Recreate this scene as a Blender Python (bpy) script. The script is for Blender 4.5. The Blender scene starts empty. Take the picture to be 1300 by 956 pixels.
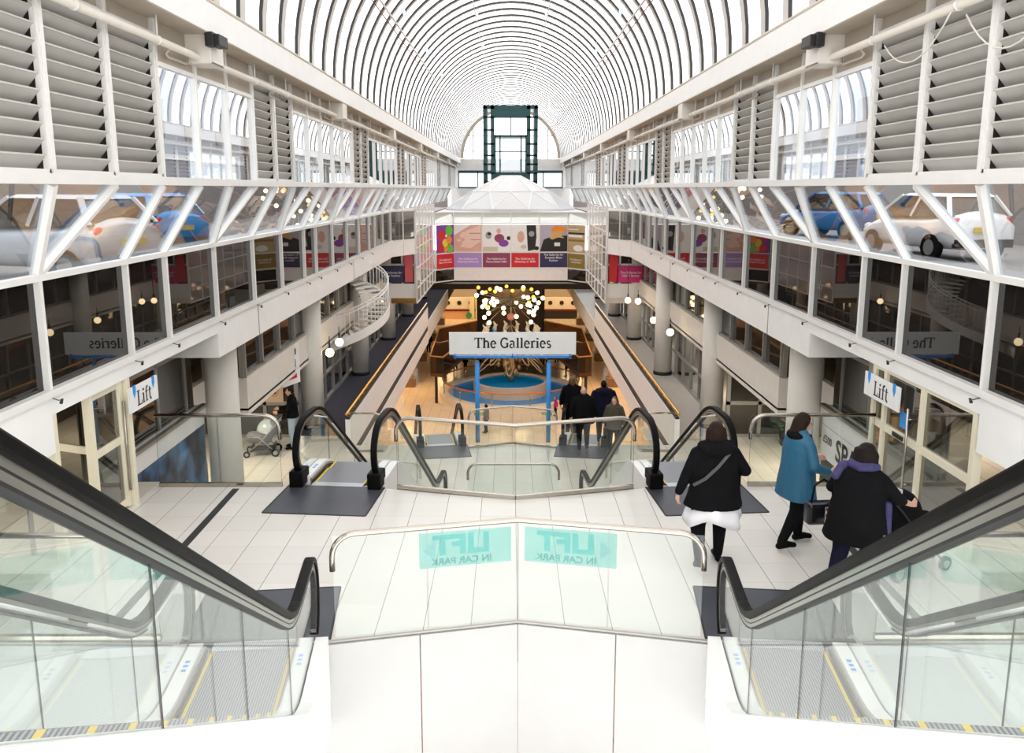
import bpy, bmesh, math, random
from mathutils import Vector, Matrix, Euler
from mathutils.geometry import tessellate_polygon
random.seed(7)
C = bpy.context.scene.collection
PI = math.pi
def rad(a): return math.radians(a)

# ------------------------------------------------------------------ materials
def _nodes(name):
    m = bpy.data.materials.new(name); m.use_nodes = True
    nt = m.node_tree; nt.nodes.clear()
    out = nt.nodes.new('ShaderNodeOutputMaterial')
    return m, nt, out
def mat(name, col, rough=0.5, metal=0.0, var=0.06, scale=3.0, bump=0.0, emit=None, estr=0.0, spec=0.5, coat=0.0):
    m, nt, out = _nodes(name); N = nt.nodes; L = nt.links
    p = N.new('ShaderNodeBsdfPrincipled')
    p.inputs['Roughness'].default_value = rough; p.inputs['Metallic'].default_value = metal
    p.inputs['Specular IOR Level'].default_value = spec
    p.inputs['Coat Weight'].default_value = coat
    tc = N.new('ShaderNodeTexCoord'); nz = N.new('ShaderNodeTexNoise'); nz.inputs['Scale'].default_value = scale
    nz.inputs['Detail'].default_value = 4
    L.new(tc.outputs['Object'], nz.inputs['Vector'])
    mx = N.new('ShaderNodeMix'); mx.data_type = 'RGBA'
    c = Vector(col[:3])
    mx.inputs[6].default_value = (*(c*(1-var)), 1); mx.inputs[7].default_value = (*[min(1, v) for v in c*(1+var)], 1)
    L.new(nz.outputs['Fac'], mx.inputs[0]); L.new(mx.outputs[2], p.inputs['Base Color'])
    if bump:
        b = N.new('ShaderNodeBump'); b.inputs['Strength'].default_value = bump; b.inputs['Distance'].default_value = 0.01
        n2 = N.new('ShaderNodeTexNoise'); n2.inputs['Scale'].default_value = scale*12
        L.new(tc.outputs['Object'], n2.inputs['Vector']); L.new(n2.outputs['Fac'], b.inputs['Height']); L.new(b.outputs['Normal'], p.inputs['Normal'])
    if emit:
        p.inputs['Emission Color'].default_value = (*emit, 1); p.inputs['Emission Strength'].default_value = estr
    L.new(p.outputs[0], out.inputs[0])
    return m
def glass(name, tint=(0.86, 0.93, 0.90), rough=0.0, refl=1.0, haze=0.0):
    m, nt, out = _nodes(name); N = nt.nodes; L = nt.links
    t = N.new('ShaderNodeBsdfTransparent'); t.inputs[0].default_value = (*tint, 1)
    g = N.new('ShaderNodeBsdfGlossy'); g.inputs['Roughness'].default_value = rough; g.inputs[0].default_value = (1, 1, 1, 1)
    lw = N.new('ShaderNodeLayerWeight'); lw.inputs[0].default_value = 0.5
    pw = N.new('ShaderNodeMath'); pw.operation = 'POWER'; pw.inputs[1].default_value = 4.0; L.new(lw.outputs['Facing'], pw.inputs[0])
    f = N.new('ShaderNodeMath'); f.operation = 'MULTIPLY_ADD'; f.inputs[1].default_value = 0.9; f.inputs[2].default_value = 0.05; L.new(pw.outputs[0], f.inputs[0])
    mu = N.new('ShaderNodeMath'); mu.operation = 'MULTIPLY'; mu.inputs[1].default_value = refl; mu.use_clamp = True
    mx = N.new('ShaderNodeMixShader')
    L.new(f.outputs[0], mu.inputs[0]); L.new(mu.outputs[0], mx.inputs[0]); L.new(t.outputs[0], mx.inputs[1]); L.new(g.outputs[0], mx.inputs[2])
    last = mx
    if haze:
        d = N.new('ShaderNodeBsdfDiffuse'); d.inputs[0].default_value = (0.85, 0.93, 0.92, 1)
        m2 = N.new('ShaderNodeMixShader'); m2.inputs[0].default_value = haze
        L.new(mx.outputs[0], m2.inputs[1]); L.new(d.outputs[0], m2.inputs[2]); last = m2
    L.new(last.outputs[0], out.inputs[0])
    return m
def tiles(name, col, grout, w, h, gw=0.006, rough=0.3, rowfac=0.35, spec=0.4, offx=0.0, var=0.05, gh=None):
    """rectangular tiles: strong joints along Y, faint joints along X (object-space metres)"""
    m, nt, out = _nodes(name); N = nt.nodes; L = nt.links
    p = N.new('ShaderNodeBsdfPrincipled'); p.inputs['Specular IOR Level'].default_value = spec
    tc = N.new('ShaderNodeNewGeometry'); sp = N.new('ShaderNodeSeparateXYZ'); L.new(tc.outputs['Position'], sp.inputs[0])
    def M(op, a, b=None, c=None):
        n = N.new('ShaderNodeMath'); n.operation = op
        for i, v in enumerate((a, b, c)):
            if v is None: continue
            if isinstance(v, (int, float)): n.inputs[i].default_value = v
            else: L.new(v, n.inputs[i])
        return n.outputs[0]
    def line(sock, per, g, off):
        f = M('FRACT', M('DIVIDE', M('ADD', sock, 1000*per+off), per))
        d = M('MINIMUM', f, M('SUBTRACT', 1.0, f))
        return M('LESS_THAN', d, g/per)
    lx = line(sp.outputs[0], w, gw, offx); ly = line(sp.outputs[1], h, gh or gw*0.8, 0.0)
    lines = M('MAXIMUM', lx, M('MULTIPLY', ly, rowfac))
    cx = M('FLOOR', M('DIVIDE', M('ADD', sp.outputs[0], offx), w)); cy = M('FLOOR', M('DIVIDE', sp.outputs[1], h))
    cmb = N.new('ShaderNodeCombineXYZ'); L.new(cx, cmb.inputs[0]); L.new(cy, cmb.inputs[1])
    wn = N.new('ShaderNodeTexWhiteNoise'); wn.noise_dimensions = '3D'; L.new(cmb.outputs[0], wn.inputs['Vector'])
    c = Vector(col)
    a = N.new('ShaderNodeMix'); a.data_type = 'RGBA'; a.inputs[6].default_value = (*(c*(1-var)), 1); a.inputs[7].default_value = (*[min(1, v) for v in c*(1+var*0.6)], 1)
    L.new(wn.outputs['Value'], a.inputs[0])
    b = N.new('ShaderNodeMix'); b.data_type = 'RGBA'; b.inputs[7].default_value = (*grout, 1)
    L.new(lines, b.inputs[0]); L.new(a.outputs[2], b.inputs[6]); L.new(b.outputs[2], p.inputs['Base Color'])
    nz = N.new('ShaderNodeTexNoise'); nz.inputs['Scale'].default_value = 2.0
    L.new(tc.outputs['Position'], nz.inputs['Vector'])
    p.inputs['Roughness'].default_value = rough
    L.new(p.outputs[0], out.inputs[0])
    return m
def ridged(name, c1, c2, axis, per, rough=0.4, metal=0.6, local=True):
    m, nt, out = _nodes(name); N = nt.nodes; L = nt.links
    p = N.new('ShaderNodeBsdfPrincipled'); p.inputs['Roughness'].default_value = rough; p.inputs['Metallic'].default_value = metal
    tc = N.new('ShaderNodeTexCoord'); w = N.new('ShaderNodeTexWave'); w.wave_type = 'BANDS'; w.bands_direction = axis
    w.inputs['Scale'].default_value = 1.0/per/ (20/ (2*PI)) if False else 0.314/per
    w.inputs['Distortion'].default_value = 0
    L.new(tc.outputs['Object'], w.inputs['Vector'])
    mx = N.new('ShaderNodeMix'); mx.data_type = 'RGBA'; mx.inputs[6].default_value = (*c1, 1); mx.inputs[7].default_value = (*c2, 1)
    L.new(w.outputs['Fac'], mx.inputs[0]); L.new(mx.outputs[2], p.inputs['Base Color']); L.new(p.outputs[0], out.inputs[0])
    return m

M = {}
M['white'] = mat('white paint', (0.88, 0.87, 0.86), 0.45)
M['cream'] = mat('cream paint', (0.78, 0.74, 0.68), 0.5)
M['soffit'] = mat('weathered beige soffit', (0.50, 0.44, 0.36), 0.6, var=0.25, scale=1.5)
M['pipe'] = mat('off white pipe paint', (0.74, 0.69, 0.62), 0.4)
M['beige'] = mat('beige paint', (0.62, 0.56, 0.48), 0.6, var=0.12, scale=1.2)
M['frame'] = mat('white powder coated frame', (0.80, 0.79, 0.77), 0.35)
M['frame_grey'] = mat('grey aluminium frame', (0.36, 0.35, 0.33), 0.35, 0.5)
M['frame_warm'] = mat('cream door frame', (0.80, 0.74, 0.58), 0.4)
M['slat'] = mat('weathered louvre slat', (0.56, 0.54, 0.51), 0.5, var=0.12, scale=2)
M['dark'] = mat('dark fill', (0.02, 0.018, 0.016), 0.7)
M['black'] = mat('black rubber', (0.004, 0.0035, 0.0035), 0.45, spec=0.07)
M['blackmat'] = mat('black plastic', (0.012, 0.012, 0.013), 0.5)
M['steel'] = mat('polished stainless steel', (0.46, 0.42, 0.37), 0.18, 1.0, var=0.05)
M['alu'] = mat('brushed aluminium', (0.42, 0.40, 0.37), 0.35, 0.85)
M['brass'] = mat('polished brass', (0.80, 0.45, 0.13), 0.2, 1.0)
M['gold'] = mat('aged gilt metal', (0.42, 0.34, 0.20), 0.35, 0.8)
M['plate'] = mat('dark grooved floor plate', (0.06, 0.064, 0.08), 0.38, 0.3, var=0.35, scale=1.6)
M['step'] = ridged('grooved escalator step', (0.10, 0.105, 0.12), (0.42, 0.43, 0.46), 'X', 0.022)
M['comb'] = ridged('aluminium comb', (0.35, 0.36, 0.38), (0.75, 0.76, 0.78), 'X', 0.02, 0.35, 0.7)
M['yellow'] = mat('yellow safety line', (0.75, 0.55, 0.05), 0.5)
M['tile'] = tiles('pale landing tile', (0.66, 0.63, 0.595), (0.14, 0.145, 0.13), 0.47, 0.48, 0.0035, 0.22, 0.16, gh=0.006)
M['tile_low'] = tiles('cream gallery tile', (0.58, 0.54, 0.46), (0.26, 0.23, 0.19), 0.47, 0.47, 0.006, 0.25, 0.5)
M['tile_ground'] = tiles('warm ground floor tile', (0.76, 0.66, 0.54), (0.42, 0.30, 0.20), 0.6, 0.6, 0.008, 0.16, 0.8, spec=0.6)
M['carpet'] = mat('dark blue carpet', (0.035, 0.035, 0.055), 0.9, var=0.3, scale=5, bump=0.2)
M['carpet_pale'] = mat('pale stone walkway', (0.50, 0.46, 0.42), 0.35)
M['glass'] = glass('clear green tinted glass', (0.955, 0.985, 0.975), 0.0, 0.7, 0.003)
M['glass_clear'] = glass('clear window glass', (0.88, 0.92, 0.96), 0.0, 2.2)
M['glass_slope'] = glass('sloping window glass', (0.76, 0.79, 0.82), 0.0, 0.8)
M['glass_brown'] = glass('brown smoked glass', (0.30, 0.20, 0.10), 0.02, 1.5, 0.02)
M['glass_dark'] = glass('grey shop glass', (0.50, 0.50, 0.48), 0.0, 1.5)
def dark_pane():
    m = mat('dark tinted glass', (0.012, 0.010, 0.009), 0.01, spec=0.55, var=0.1)
    return m
M['pane_dark'] = dark_pane()
M['pane_shop'] = mat('unlit shop glass', (0.03, 0.027, 0.024), 0.03, spec=0.8, var=0.5, scale=1.5)
M['blue'] = mat('bright blue paint', (0.03, 0.30, 0.80), 0.35)
M['water'] = mat('bright blue pool water', (0.0, 0.30, 0.95), 0.1, spec=0.25, var=0.12, scale=3)
M['wood'] = mat('honey coloured timber', (0.62, 0.32, 0.10), 0.35, var=0.2)
M['peach'] = mat('peach wall panel', (0.72, 0.42, 0.22), 0.5, var=0.1)
M['red'] = mat('red print', (0.62, 0.02, 0.03), 0.5)
M['darkred'] = mat('dark red paint', (0.16, 0.01, 0.015), 0.5)
M['pink'] = mat('pink print', (0.62, 0.03, 0.20), 0.5)
M['lilac'] = mat('lilac print', (0.42, 0.28, 0.66), 0.5)
M['plum'] = mat('plum print', (0.28, 0.05, 0.12), 0.5)
M['navy'] = mat('navy print', (0.03, 0.03, 0.10), 0.5)
M['olive'] = mat('olive gold print', (0.25, 0.18, 0.04), 0.5)
M['print_white'] = mat('white print', (0.85, 0.85, 0.85), 0.5)
M['ink'] = mat('black ink', (0.015, 0.015, 0.016), 0.6)
M['green'] = mat('green print', (0.02, 0.30, 0.12), 0.5)
M['leaf'] = mat('green leaves', (0.05, 0.22, 0.03), 0.6, var=0.4)
M['bulb'] = mat('glowing globe bulb', (1, 0.9, 0.7), 0.4, emit=(1.0, 0.78, 0.42), estr=6.0)
M['bulb_amber'] = mat('glowing amber bulb', (1, 0.6, 0.1), 0.4, emit=(1.0, 0.5, 0.05), estr=2.5)
M['lift_steel'] = mat('dark green steel', (0.015, 0.07, 0.075), 0.35)
M['bluelight'] = mat('blue led', (0.5, 0.7, 1.0), 0.4, emit=(0.45, 0.65, 1.0), estr=1.2)
M['panel_shade'] = mat('shaded cladding panel', (0.40, 0.41, 0.41), 0.4)  # greyer copy of the white cladding, shade put into its colour
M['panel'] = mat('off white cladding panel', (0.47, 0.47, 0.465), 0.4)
M['rib'] = mat('white roof rib', (0.80, 0.79, 0.78), 0.5)
M['concrete'] = mat('car park concrete', (0.27, 0.24, 0.23), 0.8, var=0.15)
def vault_panel():
    m, nt, out = _nodes('white translucent roof sheet'); N = nt.nodes; L = nt.links
    t = N.new('ShaderNodeBsdfTransparent'); t.inputs[0].default_value = (1, 1, 1, 1)
    d = N.new('ShaderNodeBsdfDiffuse'); d.inputs[0].default_value = (0.9, 0.9, 0.9, 1)
    tr = N.new('ShaderNodeBsdfTranslucent'); tr.inputs[0].default_value = (0.9, 0.9, 0.9, 1)
    a = N.new('ShaderNodeMixShader'); a.inputs[0].default_value = 0.5; L.new(d.outputs[0], a.inputs[1]); L.new(tr.outputs[0], a.inputs[2])
    b = N.new('ShaderNodeMixShader'); b.inputs[0].default_value = 0.35; L.new(t.outputs[0], b.inputs[1]); L.new(a.outputs[0], b.inputs[2])
    L.new(b.outputs[0], out.inputs[0]); return m
M['vault'] = vault_panel()

# ------------------------------------------------------------------ meshes
WM = {}          # world matrices by object name
class MB:
    def __init__(s): s.v = []; s.f = []; s.mi = []; s.sm = []; s.cur = 0; s.smooth = False
    def add(s, vs, fs, T=None):
        b = len(s.v)
        for p in vs:
            p = Vector(p)
            if T is not None: p = T @ p
            s.v.append(p)
        for f in fs:
            s.f.append([b+i for i in f]); s.mi.append(s.cur); s.sm.append(s.smooth)
        return s
    def m(s, i): s.cur = i; return s
    def box(s, x0, x1, y0, y1, z0, z1, T=None):
        if x0 > x1: x0, x1 = x1, x0
        if y0 > y1: y0, y1 = y1, y0
        if z0 > z1: z0, z1 = z1, z0
        vs = [(x0,y0,z0),(x1,y0,z0),(x1,y1,z0),(x0,y1,z0),(x0,y0,z1),(x1,y0,z1),(x1,y1,z1),(x0,y1,z1)]
        return s.add(vs, [(0,3,2,1),(4,5,6,7),(0,1,5,4),(1,2,6,5),(2,3,7,6),(3,0,4,7)], T)
    def bar(s, a, b, w, h, up=(0,0,1)):
        """rectangular bar from a to b; w sideways, h along up"""
        a = Vector(a); b = Vector(b); d = (b-a); Ln = d.length; d.normalize()
        up = Vector(up); sd = d.cross(up)
        if sd.length < 1e-4: sd = d.cross(Vector((1,0,0)))
        sd.normalize(); u = sd.cross(d)
        vs = []
        for p in (a, b):
            for i, j in ((-1,-1),(1,-1),(1,1),(-1,1)): vs.append(p + sd*(i*w/2) + u*(j*h/2))
        return s.add(vs, [(3,2,1,0),(4,5,6,7),(0,1,5,4),(1,2,6,5),(2,3,7,6),(3,0,4,7)])
    def tube(s, pts, r, n=10, closed=False, caps=True):
        pts = [Vector(p) for p in pts]; N = len(pts)
        if not isinstance(r, (list, tuple)): r = [r]*N
        dirs = []
        for i in range(N):
            if closed: d = pts[(i+1) % N]-pts[i-1]
            else: d = pts[min(i+1, N-1)]-pts[max(i-1, 0)]
            dirs.append(d.normalized() if d.length > 1e-9 else Vector((0,0,1)))
        up = Vector((0,0,1)) if abs(dirs[0].z) < 0.9 else Vector((1,0,0))
        u = (up - dirs[0]*up.dot(dirs[0])).normalized()
        vs = []
        for i in range(N):
            d = dirs[i]; u = (u - d*u.dot(d))
            if u.length < 1e-6: u = d.orthogonal()
            u.normalize(); w = d.cross(u)
            for k in range(n):
                a = 2*PI*k/n; vs.append(pts[i] + (u*math.cos(a)+w*math.sin(a))*r[i])
        fs = []
        for i in range(N if closed else N-1):
            j = (i+1) % N
            for k in range(n):
                k2 = (k+1) % n; fs.append((i*n+k, i*n+k2, j*n+k2, j*n+k))
        o = s.smooth; s.smooth = True; s.add(vs, fs); 
        if caps and not closed:
            b = len(s.v)-len(vs)
            s.smooth = False
            s.f.append([b+k for k in range(n)][::-1]); s.mi.append(s.cur); s.sm.append(False)
            s.f.append([b+(N-1)*n+k for k in range(n)]); s.mi.append(s.cur); s.sm.append(False)
        s.smooth = o; return s
    def cyl(s, c, r, z0, z1, n=24, r2=None):
        r2 = r if r2 is None else r2
        return s.tube([(c[0],c[1],z0),(c[0],c[1],z1)], [r, r2], n)
    def lathe(s, c, prof, n=24, T=None):
        vs = []
        for r, z in prof:
            for k in range(n):
                a = 2*PI*k/n; vs.append(Vector((c[0]+r*math.cos(a), c[1]+r*math.sin(a), c[2]+z)))
        fs = []
        for i in range(len(prof)-1):
            for k in range(n):
                k2 = (k+1) % n; fs.append((i*n+k, i*n+k2, (i+1)*n+k2, (i+1)*n+k))
        fs.append([k for k in range(n)][::-1]); fs.append([(len(prof)-1)*n+k for k in range(n)])
        o = s.smooth; s.smooth = True; s.add(vs, fs, T); s.smooth = o; return s
    def ell(s, c, r, n=12, T=None, m_=8):
        if isinstance(r, (int, float)): r = (r, r, r)
        c = Vector(c); vs = [c+Vector((0,0,-r[2]))]
        for i in range(1, m_):
            t = PI*i/m_ - PI/2
            for k in range(n):
                a = 2*PI*k/n; vs.append(c+Vector((r[0]*math.cos(t)*math.cos(a), r[1]*math.cos(t)*math.sin(a), r[2]*math.sin(t))))
        vs.append(c+Vector((0,0,r[2]))); fs = []
        for k in range(n): fs.append((0, 1+(k+1) % n, 1+k))
        for i in range(m_-2):
            for k in range(n):
                k2 = (k+1) % n; fs.append((1+i*n+k, 1+i*n+k2, 1+(i+1)*n+k2, 1+(i+1)*n+k))
        t = len(vs)-1; b = 1+(m_-2)*n
        for k in range(n): fs.append((b+k, b+(k+1) % n, t))
        o = s.smooth; s.smooth = True; s.add(vs, fs, T); s.smooth = o; return s
    def cap(s, a, ra, b, rb, n=12):
        """tapered capsule"""
        a = Vector(a); b = Vector(b); d = (b-a).normalized()
        pts = []; rs = []
        for i in range(4):
            t = PI/2*(1-i/4.0)*0.98; pts.append(a-d*ra*math.sin(t)); rs.append(max(ra*math.cos(t), 1e-4))
        pts.append(a); rs.append(ra); pts.append(b); rs.append(rb)
        for i in range(1, 5):
            t = PI/2*(i/4.0)*0.98; pts.append(b+d*rb*math.sin(t)); rs.append(max(rb*math.cos(t), 1e-4))
        return s.tube(pts, rs, n)
    def poly(s, pts, z0=None, z1=None, T=None):
        """extruded polygon in XY between z0 and z1 (concave ok)"""
        n = len(pts); P2 = [Vector((p[0], p[1], 0)) for p in pts]
        tris = tessellate_polygon([P2])
        vs = [(p[0], p[1], z0) for p in pts] + [(p[0], p[1], z1) for p in pts]
        fs = [(c, b, a) for a, b, c in tris] + [(a+n, b+n, c+n) for a, b, c in tris]
        fs += [(i, (i+1) % n, n+(i+1) % n, n+i) for i in range(n)]
        return s.add(vs, fs, T)
    def polyx(s, pts, x0, x1, T=None):
        """polygon given in (y,z) extruded along x"""
        R = Matrix(((0,0,1,0),(1,0,0,0),(0,1,0,0),(0,0,0,1)))
        return s.poly(pts, x0, x1, (T @ R) if T is not None else R)
    def polyy(s, pts, y0, y1, T=None):
        """polygon given in (x,z) extruded along y"""
        R = Matrix(((1,0,0,0),(0,0,1,0),(0,1,0,0),(0,0,0,1)))
        return s.poly(pts, y0, y1, (T @ R) if T is not None else R)
    def quad(s, a, b, c, d): return s.add([a, b, c, d], [(0, 1, 2, 3)])
    def sheet(s, pts, th):
        """planar polygon given thickness along its normal"""
        pts = [Vector(p) for p in pts]; n = (pts[1]-pts[0]).cross(pts[2]-pts[0]).normalized()
        k = len(pts); vs = [p-n*th/2 for p in pts]+[p+n*th/2 for p in pts]
        fs = [list(range(k))[::-1], [k+i for i in range(k)]]+[(i, (i+1) % k, k+(i+1) % k, k+i) for i in range(k)]
        return s.add(vs, fs)
    def mesh(s, name, mats, inv=None):
        me = bpy.data.meshes.new(name)
        vs = [(inv @ p if inv is not None else p) for p in s.v]
        me.from_pydata([tuple(p) for p in vs], [], s.f)
        if not isinstance(mats, (list, tuple)): mats = [mats]
        for m in mats: me.materials.append(M[m] if isinstance(m, str) else m)
        me.polygons.foreach_set('material_index', s.mi); me.polygons.foreach_set('use_smooth', s.sm)
        bm = bmesh.new(); bm.from_mesh(me); bmesh.ops.recalc_face_normals(bm, faces=bm.faces); bm.to_mesh(me); bm.free()
        me.update(); return me
    def build(s, name, mats, parent=None, local=False, label=None, cat=None, group=None, kind=None, bevel=0, origin=None):
        """parent: vertices are world coords unless local=True. Top level: origin moves to the base of the thing."""
        if parent is not None:
            inv = None if local else WM[parent.name].inverted()
            o = bpy.data.objects.new(name, s.mesh(name, mats, inv)); C.objects.link(o); o.parent = parent
            WM[o.name] = WM[parent.name].copy()
        else:
            if origin is None and s.v:
                xs = [p.x for p in s.v]; ys = [p.y for p in s.v]; zs = [p.z for p in s.v]
                origin = Vector(((min(xs)+max(xs))/2, (min(ys)+max(ys))/2, min(zs)))
            T = Matrix.Translation(Vector(origin))
            o = bpy.data.objects.new(name, s.mesh(name, mats, T.inverted())); C.objects.link(o); o.location = origin
            WM[o.name] = T
        if bevel:
            b = o.modifiers.new('bevel', 'BEVEL'); b.width = bevel; b.segments = 2; b.limit_method = 'ANGLE'
        tag(o, label, cat, group, kind)
        return o
def tag(o, label=None, cat=None, group=None, kind=None):
    if label: o['label'] = label
    if cat: o['category'] = cat
    if group: o['group'] = group
    if kind: o['kind'] = kind
    return o
def empty(name, loc, rz=0, label=None, cat=None, group=None, kind=None):
    o = bpy.data.objects.new(name, None); C.objects.link(o); o.empty_display_size = 0.1
    o.location = loc; o.rotation_euler = (0, 0, rz)
    WM[o.name] = Matrix.Translation(Vector(loc)) @ Matrix.Rotation(rz, 4, 'Z')
    return tag(o, label, cat, group, kind)
def copy_tree(o, parent=None):
    c = o.copy(); C.objects.link(c); c.parent = parent
    for ch in list(o.children): copy_tree(ch, c)
    return c
ORD = ['first','second','third','fourth','fifth','sixth','seventh','eighth','ninth','tenth','eleventh','twelfth','thirteenth','fourteenth','fifteenth','sixteenth','seventeenth','eighteenth','nineteenth','twentieth']
def text_mesh(txt, size, align='CENTER', bold=0.0):
    cu = bpy.data.curves.new('txt', 'FONT'); cu.body = txt; cu.size = size; cu.align_x = align; cu.align_y = 'CENTER'; cu.offset = bold
    cu.resolution_u = 3
    o = bpy.data.objects.new('txt', cu); me = bpy.data.meshes.new_from_object(o)
    vs = [v.co.copy() for v in me.vertices]; fs = [list(p.vertices) for p in me.polygons]
    bpy.data.objects.remove(o); bpy.data.meshes.remove(me); bpy.data.curves.remove(cu)
    return vs, fs
def add_text(mb, txt, size, T, align='CENTER', bold=0.0, sx=1.0):
    vs, fs = text_mesh(txt, size, align, bold)
    n = len(vs)
    th = 0.002
    base = [Vector((v.x*sx, v.y, 0)) for v in vs]
    mb.add(base, fs, T)
    return mb
def face_T(loc, right, up):
    """matrix mapping x->right, y->up, z->normal at loc"""
    r = Vector(right).normalized(); u = Vector(up).normalized(); n = r.cross(u)
    return Matrix(((r.x,u.x,n.x,loc[0]),(r.y,u.y,n.y,loc[1]),(r.z,u.z,n.z,loc[2]),(0,0,0,1)))
# slab-serif lettering: strokes in a unit box (x-height .7, cap 1.0)
def arc(cx, cy, rx, ry, a0, a1, n=14): return [(cx+rx*math.cos(rad(a0+(a1-a0)*i/n)), cy+ry*math.sin(rad(a0+(a1-a0)*i/n))) for i in range(n+1)]
TH = 0.18; TN = 0.09
GL = {
 'T': (0.78, [([(0.39,0),(0.39,1)],TH),([(0.04,0.96),(0.74,0.96)],TN),([(0.05,0.78),(0.05,1)],TN),([(0.73,0.78),(0.73,1)],TN),([(0.22,0.035),(0.56,0.035)],0.07)]),
 'L': (0.68, [([(0.2,0),(0.2,1)],TH),([(0.02,0.965),(0.4,0.965)],0.07),([(0.02,0.035),(0.62,0.035)],TN),([(0.60,0),(0.60,0.26)],TN)]),
 'G': (0.86, [(arc(0.43,0.5,0.34,0.46,50,310),TH*0.85),([(0.70,0.05),(0.70,0.46)],TH),([(0.52,0.46),(0.84,0.46)],0.07),([(0.68,0.74),(0.68,0.98)],TN)]),
 'h': (0.74, [([(0.18,0),(0.18,1)],TH),([(0.02,0.965),(0.2,0.965)],0.07),(arc(0.38,0.44,0.19,0.24,165,0),TH*0.8),([(0.57,0.46),(0.57,0)],TH),([(0.02,0.035),(0.34,0.035)],0.07),([(0.43,0.035),(0.72,0.035)],0.07)]),
 'e': (0.62, [(arc(0.31,0.35,0.22,0.33,0,320),TH*0.85),([(0.1,0.38),(0.53,0.38)],0.07)]),
 'a': (0.66, [(arc(0.28,0.50,0.18,0.17,150,0)+[(0.46,0.1)],TH*0.85),(arc(0.27,0.20,0.17,0.18,70,300),TH*0.75),([(0.44,0.035),(0.62,0.035)],0.07)]),
 'l': (0.38, [([(0.18,0),(0.18,1)],TH),([(0.02,0.965),(0.2,0.965)],0.07),([(0.02,0.035),(0.34,0.035)],0.07)]),
 'r': (0.52, [([(0.18,0),(0.18,0.68)],TH),([(0.02,0.645),(0.2,0.645)],0.07),([(0.02,0.035),(0.36,0.035)],0.07),(arc(0.36,0.46,0.17,0.2,150,50),TH*0.8)]),
 'i': (0.38, [([(0.18,0),(0.18,0.68)],TH),([(0.02,0.645),(0.2,0.645)],0.07),([(0.02,0.035),(0.34,0.035)],0.07),([(0.18,0.82),(0.18,0.98)],TH*1.1)]),
 's': (0.54, [(arc(0.27,0.515,0.15,0.155,40,230,10)+arc(0.26,0.19,0.17,0.16,60,-140,10),TH*0.75)]),
 'f': (0.46, [(arc(0.36,0.80,0.15,0.16,60,180)+[(0.21,0)],TH*0.9),([(0.04,0.66),(0.42,0.66)],0.07),([(0.05,0.035),(0.38,0.035)],0.07)]),
 't': (0.46, [([(0.2,0.88),(0.2,0.22)]+arc(0.35,0.2,0.15,0.16,180,290),TH*0.9),([(0.04,0.66),(0.42,0.66)],0.07)]),
 ' ': (0.34, []),
}
def serif_text(mb, txt, size, T):
    W = sum(GL[c][0] for c in txt)*size; x = -W/2
    for c in txt:
        w, strokes = GL[c]
        for k, (pts, th) in enumerate(strokes):
            P = [Vector((x+p[0]*size, (p[1]-0.5)*size, 0)) for p in pts]
            for i in range(len(P)):
                pass
            Ls = []; Rs = []
            for i in range(len(P)):
                d = (P[min(i+1, len(P)-1)]-P[max(i-1, 0)]).normalized(); nrm = Vector((-d.y, d.x, 0))*th*size/2
                Ls.append(P[i]+nrm); Rs.append(P[i]-nrm)
            vs = Ls+Rs; n = len(P)
            dz = Vector((0,0,0.0006*k)); vs = [v+dz for v in vs]
            mb.add(vs, [(i, i+1, n+i+1, n+i) for i in range(n-1)], T)
        x += w*size
    return mb
# ------------------------------------------------------------------ the hall: side walls, glazing, roof
def nodeY(n):   # lower glazing nodes
    q, r = divmod(n, 5); return 9.8*q + [9.1, 11.2, 12.5, 14.6, 16.8][r]
def nodeK(k): return 8.75 + 1.4*k
def topnodes(n):
    q, r = divmod(n, 5); return [[7*q, 7*q+1], [7*q+2], [7*q+3], [7*q+4, 7*q+5], [7*q+6]][r]
XF = 5.25; XC = 4.79; XB = 4.40; ZB = -2.26; ZM = -0.955; ZT0 = 0.05; ZT1 = 0.16
LAND = -4.3; L1 = -7.0; GR = -13.0
SIDE = {-1: 'left', 1: 'right'}
wn = [0]; tn = [0]
def wname(): wn[0] += 1; return 'window_%d' % wn[0]
def tname(): tn[0] += 1; return 'trim_%d' % tn[0]
def struct(name, mb, mats, **k): return mb.build(name, mats, kind='structure', **k)

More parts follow.
